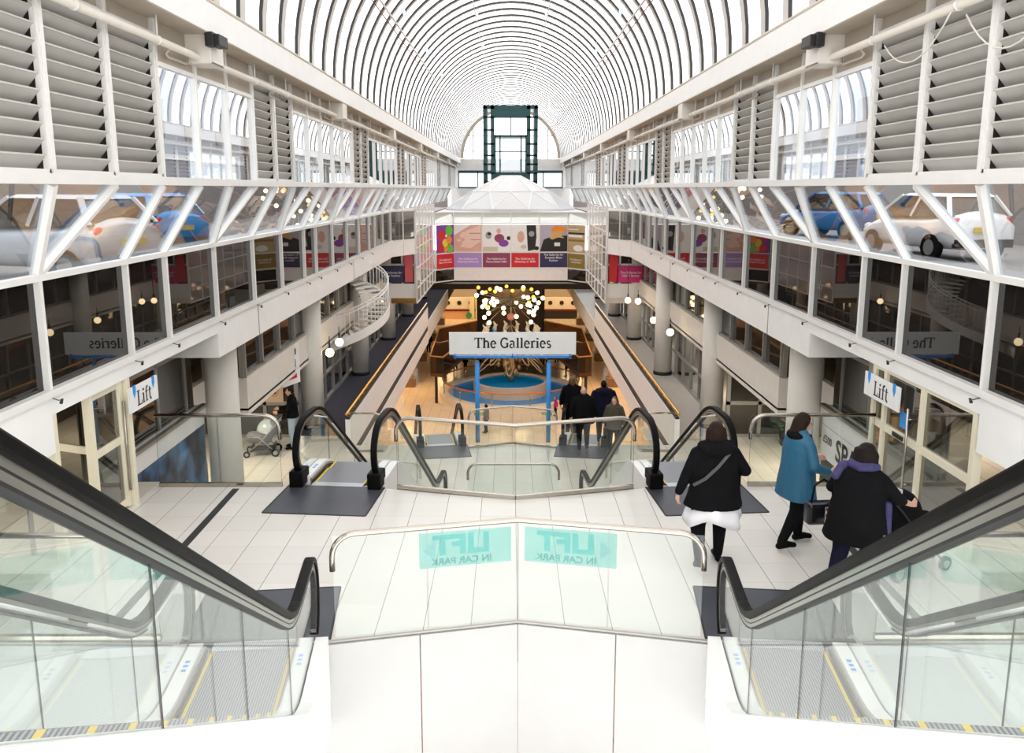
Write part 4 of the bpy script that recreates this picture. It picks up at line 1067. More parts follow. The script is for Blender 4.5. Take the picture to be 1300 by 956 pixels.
# ------------------------------------------------------------------ bridge pavilion with posters and dome
BEFORE = set(bpy.data.objects)
YB = 58.8; XP = 4.0; YC = 57.3; XW = 5.2
ring = [(-XW, YC), (-XP, YB), (XP, YB), (XW, YC)]
e = empty('bridge', (0, YB, -6.4), 0, 'white glazed bridge pavilion spanning the atrium, lined with posters', 'bridge')
m = MB()
def face_box(mb, a, b, z0, z1, th=0.12): mb.bar((a[0], a[1], (z0+z1)/2), (b[0], b[1], (z0+z1)/2), th, z1-z0)
face_box(m, ring[1], ring[2], -6.3, -5.5)
m.build('lower_band', 'white', parent=e)
for a, b in ((ring[0], ring[1]), (ring[2], ring[3])):
    m = MB(); face_box(m, a, b, -6.3, -5.55, 0.06); m.build('dark_panel', 'pane_dark', parent=e)
m = MB()
for a, b in zip(ring[:-1], ring[1:]):
    for z in (-1.6, -2.36, -4.35, -5.46, -6.32): m.bar((a[0], a[1]-0.05, z), (b[0], b[1]-0.05, z), 0.08, 0.07)
for x in (-4.0, -2.0, 0.0, 2.0, 4.0): m.box(x-0.035, x+0.035, YB-0.1, YB, -5.5, -1.6)
for x in (-XW, XW): m.box(x-0.04, x+0.04, YC-0.1, YC, -6.3, -1.0)
m.build('bridge_frame', 'frame', parent=e)
m = MB()
for a, b in zip(ring[:-1], ring[1:]): face_box(m, a, b, -2.36, -1.6, 0.02)
m.build('top_glazing', glass('frosted glass', (0.9, 0.9, 0.9), 0.1, 1, 0.55), parent=e)
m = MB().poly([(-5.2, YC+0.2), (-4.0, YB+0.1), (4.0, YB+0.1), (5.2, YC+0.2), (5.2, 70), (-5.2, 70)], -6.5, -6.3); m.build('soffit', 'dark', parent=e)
m = MB().poly([(-5.1, YC+0.3), (-4.0, YB+0.2), (4.0, YB+0.2), (5.1, YC+0.3), (5.1, 66), (-5.1, 66)], -1.7, -1.55); m.build('flat_roof', 'white', parent=e)
# posters
PW = 1.93; zc1 = -3.38; h1 = 1.9; zc2 = -4.92; h2 = 1.0
def pT(x, z): return face_T((x, YB-0.075, z), (1, 0, 0), (0, 0, 1))
skin = mat('warm flesh print', (0.72, 0.42, 0.33), 0.5, var=0.15); greyp = mat('grey print', (0.35, 0.35, 0.37), 0.5); yel = mat('yellow print', (0.85, 0.65, 0.05), 0.5); orange = mat('orange print', (0.85, 0.28, 0.02), 0.5); gr = mat('lime print', (0.15, 0.55, 0.05), 0.5); ribbon = mat('gold ribbon print', (0.65, 0.42, 0.15), 0.5); violet = mat('violet print', (0.22, 0.05, 0.35), 0.5)
pos = [
 (-3.0, skin, [('poly', 'print_white', [(-0.96,0.2),(-0.96,0.93),(0.2,0.93)]), ('poly', mat('light flesh print', (0.85, 0.62, 0.52), 0.5), [(-0.4,0.4),(0.9,0.9),(0.9,-0.2),(0.2,-0.7),(-0.5,-0.6),(-0.8,-0.1)]),
   ('disc', skin, (-0.55,-0.35,0.16)), ('disc', skin, (-0.35,-0.1,0.13)), ('disc', skin, (-0.62,0.02,0.12)), ('disc', skin, (-0.66,0.22,0.1)), ('rect', 'plum', (0.1,0.9,0.32,0.36)), ('rect', 'plum', (0.2,0.9,-0.12,-0.08))], 'lilac', 'poster of bare feet on the bridge, above the lilac panel', 'The Galleries for\nRelaxing Pedicures', 'lilac'),
 (-1.0, 'print_white', [('disc', greyp, (-0.55,0.2,0.22,0.26)), ('disc', 'ink', (-0.5,0.3,0.14,0.1)), ('disc', 'plum', (0.2,0.0,0.35,0.3)), ('disc', violet, (0.5,-0.35,0.35,0.25)), ('disc', skin, (0.15,0.5,0.15,0.18)), ('rect', 'beige', (-0.95,0.1,-0.93,-0.6)), ('disc', 'ink', (0.85,0.0,0.14))], 'plum', 'black and white poster with pink figures on the bridge, above the plum panel', 'The Galleries for\nPersonalised Gifts', 'plum'),
 (1.0, 'print_white', [('disc', skin, (-0.3,0.1,0.25,0.4)), ('poly', 'ink', [(0.1,0.9),(0.75,0.9),(0.8,0.1),(0.7,-0.8),(0.2,-0.9),(0.15,-0.1)]), ('disc', 'beige', (-0.1,-0.6,0.2,0.15)), ('disc', greyp, (0.45,0.3,0.2)), ('disc', 'ink', (0.8,-0.7,0.18,0.14))], 'red', 'poster with a dark ornament on pale ground on the bridge, above the red panel', 'The Galleries for\nGiveaway \u00a31 BFM', 'red'),
 (3.0, mat('mauve ground', (0.45, 0.42, 0.5), 0.5), [('poly', 'ink', [(-0.96,-0.93),(-0.7,-0.1),(-0.2,0.1),(0.96,0.2),(0.96,-0.93)]), ('disc', orange, (0.35,0.6,0.55,0.25)), ('poly', ribbon, [(-0.3,0.0),(0.0,0.45),(0.7,0.5),(0.5,0.2),(0.75,0.0),(0.3,0.05),(-0.1,-0.1)]), ('rect', 'print_white', (0.05,0.45,-0.55,-0.3))], 'navy', 'poster of a gold bow on black cloth on the bridge, above the navy panel', 'The Galleries for\nFantastic Mens\nFashion', 'navy')]
for x, bg, marks, tc, lab, txt, tcol in pos:
    poster('bridge_poster', pT(x, zc1), PW, h1, bg, marks, lab)
    poster('caption_panel', pT(x, zc2), PW, h2, tcol, [('text', 'print_white', (txt, 0, 0.0 if txt.count('\n') < 2 else 0.18, 0.2))], '%s caption panel with white lettering on the bridge front' % tcol, 'sign')
for s, bg, marks, tcol, txt, lab in ((-1, violet, [('disc', 'red', (-0.35,0.2,0.38)), ('disc', gr, (0.4,0.55,0.36)), ('disc', yel, (0.0,-0.3,0.3)), ('disc', orange, (0.4,-0.1,0.28)), ('disc', 'red', (-0.45,-0.6,0.3)), ('disc', gr, (0.5,-0.7,0.3)), ('disc', orange, (0.05,-0.75,0.2)), ('disc', 'print_white', (0.1,0.2,0.1))], 'red', 'The Galleries for\nTons of Occasions', 'poster of coloured balloons at the left end of the bridge'),
    (1, mat('straw ground', (0.5, 0.38, 0.2), 0.5), [('rect', 'ink', (-0.8,0.8,0.3,0.42)), ('rect', 'print_white', (-0.8,0.6,0.1,0.25)), ('rect', 'olive', (-0.8,0.8,-0.2,-0.05)), ('disc', 'print_white', (0.2,-0.65,0.5,0.22)), ('rect', 'print_white', (-0.8,0.2,0.6,0.66))], 'olive', 'The Galleries for\nLovely Books', 'poster of stacked books at the right end of the bridge')):
    a = Vector((s*XW, YC, 0)); b = Vector((s*XP, YB, 0)); mid = (a+b)/2; r = (b-a).normalized()*(-s)
    nn = r.cross(Vector((0,0,1)))
    def PT(z): return face_T((mid.x+nn.x*0.09, mid.y+nn.y*0.09, z), r, (0, 0, 1))
    poster('bridge_poster', PT(zc1), 1.75, h1, bg, marks, lab)
    poster('caption_panel', PT(zc2), 1.75, h2, tcol, [('text', 'print_white', (txt, 0, 0.0, 0.18))], '%s caption panel below the end poster of the bridge' % ('bright red' if s < 0 else 'olive'), 'sign')
# dome
DC = (0, 63.6); NF = 12
rings = [(4.95, -1.55), (4.9, -1.4), (3.05, -0.2), (0.75, 0.98)]
dm = empty('roof_dome', (DC[0], DC[1], -1.6), 0, 'white faceted glass dome on the roof of the bridge', 'dome')
def dpt(i, k, off=0):
    r, z = rings[i]; a = 2*PI*(k+off)/NF + PI/NF; return Vector((DC[0]+r*math.cos(a), DC[1]+r*math.sin(a)*0.98, z))
m = MB(); fm = MB()
for k in range(NF):
    m.quad(dpt(0,k), dpt(0,k+1), dpt(1,k+1), dpt(1,k))
    p = (dpt(1,k)+dpt(1,k+1))/2
    m.add([dpt(1,k), dpt(1,k+1), dpt(2,k+0.5)], [(0,1,2)]); m.add([dpt(1,k+1), dpt(2,k+1.5), dpt(2,k+0.5)], [(0,1,2)])
    m.quad(dpt(2,k+0.5), dpt(2,k+1.5), dpt(3,k+1.5), dpt(3,k+0.5))
    for a, b in ((dpt(1,k),dpt(1,k+1)), (dpt(1,k),dpt(2,k+0.5)), (dpt(1,k+1),dpt(2,k+0.5)), (dpt(2,k+0.5),dpt(2,k+1.5)), (dpt(2,k+0.5),dpt(3,k+0.5)), (dpt(3,k+0.5),dpt(3,k+1.5))):
        fm.bar(a, b, 0.06, 0.06)
m.add([dpt(3,k+0.5) for k in range(NF)], [list(range(NF))])
m.build('dome_glazing', mat('opal glass', (0.62, 0.62, 0.63), 0.3), parent=dm); fm.build('dome_ribs', 'frame', parent=dm)
# glazed screens closing the gallery sides near the bridge, and cross bays behind
for s in (-1, 1):
    sc = empty('glazed_screen', (s*5.2, 45.6, -6.2), 0, 'white framed glass screen on the %s side between gallery and bridge' % SIDE[s], 'screen')
    f = MB(); n = 6
    for i in range(n+1):
        y = 45.8+(57.2-45.8)*i/n; f.box(s*5.16, s*5.24, y-0.035, y+0.035, -6.2, -1.0)
    for z in (-6.2, -5.4, -4.3, -3.2, -2.3, -1.0): f.box(s*5.16, s*5.24, 45.8, 57.2, z-0.03, z+0.03)
    f.build('screen_frame', 'frame', parent=sc)
    MB().box(s*5.19, s*5.21, 45.8, 57.2, -6.2, -1.0).build('pane', glass('pane with painted pink reflection', (0.85, 0.72, 0.72), 0.02, 1.2, 0.25), parent=sc)  # pink reflection is put into the pane's tint
    cb = empty('cross_bay', (s*6.6, 46.2, -6.0), 0, 'white beam and glazed bay across the %s gallery carrying the %s banner' % (SIDE[s], 'navy' if s < 0 else 'pink'), 'beam')
    MB().box(s*5.25, s*7.4, 46.0, 46.3, -5.95, -5.15).build('beam', 'white', parent=cb)
    MB().box(s*5.25, s*7.4, 46.05, 46.2, -6.25, -5.95).build('stripe', 'brass' if s < 0 else 'cream', parent=cb)
    f = MB()
    for x in (5.3, 6.0, 7.4): f.box(s*x-0.05, s*x+0.05, 45.98, 46.1, -5.15, -2.9)
    f.box(s*5.25, s*7.4, 45.98, 46.1, -4.15, -4.05); f.build('bay_frame', 'frame', parent=cb)
    MB().box(s*5.25, s*7.4, 46.08, 46.1, -5.15, -2.9).build('pane', 'pane_shop', parent=cb)
    T = face_T((s*6.6, 45.94, -4.62), (1, 0, 0), (0, 0, 1))
    poster('hanging_banner', T, 1.5, 0.92, 'navy' if s < 0 else 'pink', [('text', 'print_white', ('The Galleries for\nLadies Fashion' if s < 0 else 'The Galleries for\nHair & Beauty', 0, 0.0, 0.17))], '%s banner with white lettering across the %s gallery' % ('navy' if s < 0 else 'bright pink', SIDE[s]), 'sign')
    T = face_T((s*5.65, 45.94, -4.0), (1, 0, 0), (0, 0, 1))
    poster('hanging_banner', T, 0.5, 2.1, 'red' if s > 0 else mat('salmon print', (0.7, 0.12, 0.14), 0.5), [], 'narrow %s banner beside the %s one' % ('orange red' if s > 0 else 'salmon red', 'pink' if s > 0 else 'navy'), 'sign')

# the whole pavilion assembly stands closer: bring it in about the viewpoint
CP = Vector((-0.08, 0, 0)); KF = 0.84
for o in [o for o in bpy.data.objects if o not in BEFORE and o.parent is None]:
    o.location = CP+(Vector(o.location)-CP)*KF; o.scale = (KF, KF, KF)
for s in (-1, 1):
    e = empty('glazed_screen', (s*4.8, 37.5, -3.0), 0, 'angled white framed glass panel joining the %s glazing to the bridge screen' % SIDE[s], 'screen')
    f = MB(); a = Vector((s*5.25, 36.6, 0)); b = Vector((s*4.42, 38.4, 0))
    for t in (0, 0.5, 1): p = a.lerp(b, t); f.box(p.x-0.03, p.x+0.03, p.y-0.03, p.y+0.03, -2.9, -0.9)
    for z in (-0.95, -2.25, -2.9): f.bar((a.x, a.y, z), (b.x, b.y, z), 0.06, 0.06)
    f.build('screen_frame', 'frame', parent=e)
    MB().bar((a.x, a.y, -1.6), (b.x, b.y, -1.6), 0.01, 1.3).build('pane', 'glass_dark', parent=e)
    MB().bar((a.x, a.y, -2.58), (b.x, b.y, -2.58), 0.03, 0.62).build('fascia_panel', 'white', parent=e)

# ------------------------------------------------------------------ The Galleries sign on blue posts
e = empty('galleries_sign', (0, 22.6, L1), 0, 'white sign board reading The Galleries carried on two bright blue posts', 'sign')
for x in (-0.98, 1.0):
    p = MB().cyl((x, 22.6), 0.062, L1, -4.72, 16); p.tube([(x, 22.6, -4.72), (x, 22.6, -4.66)], [0.062, 0.02], 16); p.build('post', 'blue', parent=e)
MB().box(-1.74, 1.74, 22.52, 22.57, -4.48, -3.86).build('board', 'print_white', parent=e)
b = MB().box(-1.62, 1.62, 22.5, 22.6, -4.57, -4.51)
for x in (-1.58, 0, 1.58): b.box(x-0.018, x+0.018, 22.50, 22.53, -4.6, -4.45)
b.build('cross_bar', 'blue', parent=e)
t = MB(); serif_text(t, 'The Galleries', 0.285, face_T((0.01, 22.515, -4.15), (1, 0, 0), (0, 0, 1))); t.build('lettering', 'ink', parent=e)

# ------------------------------------------------------------------ pool, sculpture clock, chandelier
PC = (0, 52.2)
e = empty('fountain_pool', (PC[0], PC[1], GR), 0, 'round fountain with two bright blue basins and a copper handrail', 'fountain')
def annulus(mb, r0, r1, z0, z1, n=48, c=PC):
    vs = []
    for k in range(n):
        a = 2*PI*k/n; ca, sa = math.cos(a), math.sin(a)
        vs += [(c[0]+r0*ca, c[1]+r0*sa, z0), (c[0]+r1*ca, c[1]+r1*sa, z0), (c[0]+r1*ca, c[1]+r1*sa, z1), (c[0]+r0*ca, c[1]+r0*sa, z1)]
    fs = [(4*k+i, 4*k+(i+1) % 4, 4*((k+1) % n)+(i+1) % 4, 4*((k+1) % n)+i) for k in range(n) for i in range(4)]
    return mb.add(vs, fs)
annulus(MB(), 4.05, 4.6, GR, GR+0.35).build('stone_rim', 'cream', parent=e)
MB().cyl(PC, 4.06, GR, GR+0.2, 48).build('outer_water', 'water', parent=e)
annulus(MB(), 2.15, 2.4, GR, GR+0.95).build('inner_rim', 'beige', parent=e)
MB().cyl(PC, 2.16, GR, GR+0.85, 48).build('inner_water', 'water', parent=e)
cir = [(PC[0]+4.35*math.cos(2*PI*i/60), PC[1]+4.35*math.sin(2*PI*i/60), GR+1.1) for i in range(60)]
MB().tube(cir, 0.05, 8, closed=True).build('handrail', mat('copper rail', (0.65, 0.25, 0.10), 0.3, 0.7), parent=e)
annulus(MB(), 4.33, 4.345, GR+0.35, GR+1.08).build('glass_screen', 'glass', parent=e)
ps = MB()
for i in range(12): a = 2*PI*(i+0.5)/12; ps.cyl((PC[0]+4.35*math.cos(a), PC[1]+4.35*math.sin(a)), 0.03, GR+0.3, GR+1.1, 8)
ps.build('rail_posts', 'steel', parent=e)
sc = empty('clock_sculpture', (PC[0], PC[1], GR+0.86), 0, 'tall gilt kinetic clock sculpture with looping rods rising from the fountain', 'sculpture')
t = MB(); t.lathe((PC[0], PC[1], GR+0.86), [(0.12, 0), (0.22, 0.3), (0.18, 0.7), (0.32, 1.0), (0.2, 1.3), (0.28, 1.8), (0.16, 2.2), (0.2, 2.5), (0.06, 2.7)], 14); t.build('trunk', 'gold', parent=sc)
for i in range(12):
    a = 2*PI*i/12+0.2; pts = []
    for j in range(17):
        u = j/16; r = 2.2*math.sin(PI*u*0.92)+0.1; z = GR+3.9-1.7*math.sin(PI*u)-0.9*u+0.0
        pts.append((PC[0]+r*math.cos(a+0.5*u), PC[1]+r*math.sin(a+0.5*u), z+ (0.6 if i % 2 else 0)))
    MB().tube(pts, 0.035, 6).build('looping_rod', mat('pale gilt rod', (0.55, 0.45, 0.28), 0.3, 0.8) if i == 0 else bpy.data.materials['pale gilt rod'], parent=sc)
for i in range(22):
    a = random.uniform(0, 2*PI); z = GR+random.uniform(1.2, 3.4); r = random.uniform(0.3, 0.9)
    MB().ell((PC[0]+r*math.cos(a), PC[1]+r*math.sin(a), z), (0.12, 0.12, 0.18), 8, m_=6).build('ornament', 'gold', parent=sc)
ch = empty('globe_chandelier', (PC[0], PC[1], -8.2), 0, 'large chandelier of glowing glass globes on radiating rods under the bridge', 'chandelier')
rng = random.Random(3)
gl = [(-42.5,-12.5),(-36,-12.5),(-31,-7.5),(-18,-17),(-17,-7.5),(-22.5,-5),(-24,-4),(-34,-0.5),(-35,1),(-33,2),(-9,-1.5),(-21.5,4.5),(-27,6.5),(-29.5,7.5),(-32.5,13),(-9,14),(-26.5,19),(7,3),(6.5,11),(16,-17),(20.5,-12.5),(16,-7.5),(20.5,-4),(33.5,-12),(28.5,-8),(40,-7),(31,0),(35,0.5),(22,5),(25,6.5),(27.5,9),(30,13),(24.5,19),(13,8),(-13,-22)]
amber = [(-27,-15),(-19,-21),(-31.5,-14),(15,-21),(26,-17),(27,-14),(-5.5,-19.5),(-28,0),(23,0),(-40,-23),(2,-14)]
hub = Vector((PC[0], PC[1], -7.0))
for j, (gx, gy) in enumerate(gl+amber):
    x = gx*0.0505; z = -7.15-gy*0.050; rr_ = abs(x); y = PC[1]+math.sqrt(max(0, 2.3**2-x*x))*(1 if j % 2 else -1)*rng.uniform(0.3, 1)
    am = j >= len(gl)
    p = Vector((PC[0]+x, y, z))
    MB().ell(p, 0.13 if not am else 0.11, 12).build('globe', 'bulb' if not am else 'bulb_amber', parent=ch)
    if not am: MB().tube([hub+Vector((0, 0, 0.2 if j % 2 else -0.3)), (hub+p)/2+Vector((0, 0, 0.12)), p+Vector((0, 0, 0.1))], 0.018, 6).build('arm', 'alu', parent=ch)
MB().tube([(PC[0], PC[1], -6.4), (PC[0], PC[1], -8.9)], 0.05, 8).build('stem', 'alu', parent=ch)
MB().ell((PC[0], PC[1], -7.95), 0.25, 16).build('pink_ball', mat('pink glass ball', (0.75, 0.3, 0.28), 0.2), parent=ch)

# white figures band at chandelier foot
for i in range(14):
    a = 2*PI*i/14; r = 1.7; x = PC[0]+r*math.cos(a); y = PC[1]+r*math.sin(a); z = -8.95
    f = MB().tube([(x, y, z-0.35), (x, y, z), (x+0.05, y, z+0.3), (x-0.08, y, z+0.5)], [0.05, 0.14, 0.09, 0.03], 8); f.tube([(x, y, z+0.1), (x+0.2, y, z+0.3)], [0.06, 0.02], 6)
    f.build('bird_ornament', 'print_white' if i != 9 else 'blue', parent=ch)
annulus(MB(), 1.6, 1.8, -9.4, -9.3, 32).build('ornament_ring', 'gold', parent=ch)

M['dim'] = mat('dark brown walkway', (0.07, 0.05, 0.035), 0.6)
# ------------------------------------------------------------------ ground floor hall beyond
for s in (-1, 1):
    struct('wall_hall', MB().box(s*9.5, s*9.7, 6, 92, GR, L1-0.8), 'peach')
    # shop bays along the ground floor
    for i in range(9):
        y = 36+5.5*i
        if y > 84: break
        o = MB().box(s*9.3, s*9.5, y, y+0.5, GR, L1-0.8).build('shop_pilaster', 'cream', label='cream pilaster on the %s ground floor wall, %s from the near end' % (SIDE[s], ORD[i]), cat='pilaster', group='ground floor pilasters')
        e = MB().box(s*9.4, s*9.48, y+0.6, y+5.3, GR, GR+3.4).build('ground_shopfront', 'wood', label='timber shopfront on the %s ground floor, %s from the near end' % (SIDE[s], ORD[i]), cat='shopfront', group='ground floor shopfronts')
        MB().box(s*9.37, s*9.4, y+0.9, y+5.0, GR+0.3, GR+2.8).build('pane', 'glass_dark', parent=e)
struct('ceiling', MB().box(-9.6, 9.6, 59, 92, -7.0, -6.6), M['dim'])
struct('wall_far', MB().box(-14, 14, 88, 88.4, GR, -6.6), 'beige')
m = MB()
m.box(-9.5, 9.5, 84.0, 84.3, -12.0, -10.8); struct('trim_90', m, 'cream')
struct('trim_91', MB().box(-9.5, 9.5, 83.95, 84.3, -12.2, -12.0), 'darkred')
dots = MB()
for i in range(14):
    x = -7.5+15*i/13
    dots.tube([(x, 83.98, -11.35), (x, 83.95, -11.35)], 0.22, 12)
dots.build('downlight_row', 'ink', label='row of round dark openings in the cream curved band of the far hall', cat='band')
for i, (x0, x1, mm) in enumerate(((-7.2, -3.2, 'peach'), (2.8, 7.5, 'ink'))):
    e = MB().box(x0, x1, 84.0, 84.2, GR+0.0, -12.2).build('hall_wall_panel', mm, label='%s wall panel in the far hall on the %s' % ('peach timber' if i == 0 else 'dark', 'left' if i == 0 else 'right'), cat='panel')
for i, x in enumerate((-3.9, -3.3)):
    MB().box(x-0.25, x+0.25, 83.8, 83.9, GR, GR+2.3).build('lit_door', mat('lit cream doorway', (0.8, 0.75, 0.5), 0.5), label='pale lit doorway in the far hall, %s of two' % ('left' if i == 0 else 'right'), cat='door')
MB().tube([(-4.2, 83.7, -11.9+0.3-1.0), (-4.2, 83.65, -12.6)], 0.3, 16).build('exit_sign', 'green', label='small round green exit sign in the far hall', cat='sign')
# lift shaft behind the fountain
e = empty('hall_lift_shaft', (0, 66, GR), 0, 'dark lift shaft with steel posts standing behind the fountain', 'lift')
m = MB()
for x in (-2.5, -1.6, 1.6, 2.5): m.box(x-0.12, x+0.12, 64, 64.3, GR, -7.05)
m.build('posts', 'blackmat', parent=e); MB().box(-2.5, 2.5, 64.4, 66.5, GR, -7.05).build('shaft', mat('dark brown lining', (0.05, 0.035, 0.025), 0.4), parent=e)
# raised platform with smoked brown glass balustrade behind the fountain
e = empty('raised_platform', (0, 56, -11.35), 0, 'raised platform with smoked brown glass balustrade and forward wings behind the fountain', 'platform')
oc = [(-4.93, 49.9), (-4.1, 49.5), (-3.2, 54.9), (3.2, 54.9), (4.1, 49.5), (4.93, 49.9), (5.2, 60), (2.6, 63.8), (-2.6, 63.8), (-5.2, 60)]
MB().poly(oc, -11.27, -11.05).build('deck', mat('dark red brown deck', (0.10, 0.035, 0.02), 0.4), parent=e)
for i in range(len(oc)):
    if i == 7: continue
    p, q = Vector(oc[i]), Vector(oc[(i+1) % len(oc)])
    MB().bar((p.x, p.y, -10.53), (q.x, q.y, -10.53), 0.03, 0.98).build('balustrade_panel', 'glass_brown', parent=e)
    MB().bar((p.x, p.y, -10.0), (q.x, q.y, -10.0), 0.07, 0.06).build('top_rail', 'wood', parent=e)
for x, y in ((-4.5, 56), (4.5, 56), (-4.6, 50.1), (4.6, 50.1), (-2.3, 62.5), (2.3, 62.5)):
    MB().cyl((x, y), 0.09, GR, -11.27, 12).build('support_post', 'blackmat', parent=e)
# potted plant in the right recess
e = empty('potted_plant', (7.6, 22.3, L1), 0, 'bushy green plant in a dark pot by the right dark shop window', 'plant')
MB().lathe((7.6, 22.3, L1), [(0.16, 0), (0.22, 0.4), (0.2, 0.4)], 14).build('pot', 'ink', parent=e)
lf = MB(); rng = random.Random(5)
for i in range(90):
    a = rng.uniform(0, 2*PI); t = rng.uniform(0.1, 1.2); r = rng.uniform(0.15, 0.5); z = L1+0.45+0.5*math.sin(t)+rng.uniform(0, 0.25)
    p = Vector((7.6+r*math.cos(a), 22.3+r*math.sin(a), z)); d = Vector((math.cos(a), math.sin(a), rng.uniform(-0.4, 0.6))).normalized()*0.13; w = d.cross(Vector((0,0,1))).normalized()*0.035
    lf.quad(p, p+d*0.5+w, p+d, p+d*0.5-w)
lf.build('foliage', 'leaf', parent=e)
MB().tube([(7.6, 22.3, L1+0.35), (7.6, 22.3, L1+0.8)], 0.02, 6).build('stem', 'leaf', parent=e)
# ------------------------------------------------------------------ people
def fuse(name, shapes, voxel, matl, parent, smooth=4, label=None):
    """union of overlapping closed shapes into one continuous skin"""
    me = shapes.mesh(name+'_raw', matl)
    o = bpy.data.objects.new(name, me); C.objects.link(o)
    r = o.modifiers.new('r', 'REMESH'); r.mode = 'VOXEL'; r.voxel_size = voxel; r.use_smooth_shade = True
    s = o.modifiers.new('s', 'SMOOTH'); s.factor = 0.5; s.iterations = smooth
    dg = bpy.context.evaluated_depsgraph_get(); dg.update()
    m2 = bpy.data.meshes.new_from_object(o.evaluated_get(dg)); m2.name = name
    o.modifiers.clear(); o.data = m2; bpy.data.meshes.remove(me)
    if not m2.materials: m2.materials.append(M[matl] if isinstance(matl, str) else matl)
    for p in m2.polygons: p.use_smooth = True
    if parent is not None: o.parent = parent; WM[o.name] = WM[parent.name].copy()
    if label: o['label'] = label
    return o
SKIN = mat('fair skin', (0.62, 0.36, 0.27), 0.5, var=0.04, scale=8)
M['skin'] = SKIN
M['hair_brown'] = mat('dark auburn hair', (0.020, 0.010, 0.007), 0.55, var=0.4, scale=25, bump=0.4, spec=0.12)
M['hair_black'] = mat('near black hair', (0.012, 0.008, 0.007), 0.55, var=0.4, scale=25, bump=0.4, spec=0.12)
M['hair_light'] = mat('mid brown hair', (0.10, 0.045, 0.02), 0.45, var=0.3, scale=25)
M['cloth_black'] = mat('black wool', (0.006, 0.006, 0.007), 0.9, var=0.3, scale=8, bump=0.35, spec=0.08)
M['cloth_navy'] = mat('dark navy cloth', (0.010, 0.010, 0.024), 0.9, var=0.3, scale=8, bump=0.3, spec=0.08)
M['cloth_teal'] = mat('teal blue raincoat', (0.008, 0.095, 0.18), 0.55, var=0.15, scale=5, bump=0.2)
M['cloth_white'] = mat('white cotton', (0.78, 0.76, 0.80), 0.8, var=0.08, scale=9, bump=0.5)
M['cloth_aqua'] = mat('turquoise top', (0.05, 0.5, 0.48), 0.7)
M['cloth_grey'] = mat('mid grey cloth', (0.16, 0.16, 0.17), 0.8)
M['cloth_magenta'] = mat('magenta coat', (0.40, 0.01, 0.16), 0.7)
M['denim_pale'] = mat('pale blue denim', (0.35, 0.45, 0.55), 0.8)
M['scarf'] = mat('purple patterned scarf', (0.035, 0.03, 0.11), 0.8, var=0.6, scale=20)
V3 = Vector
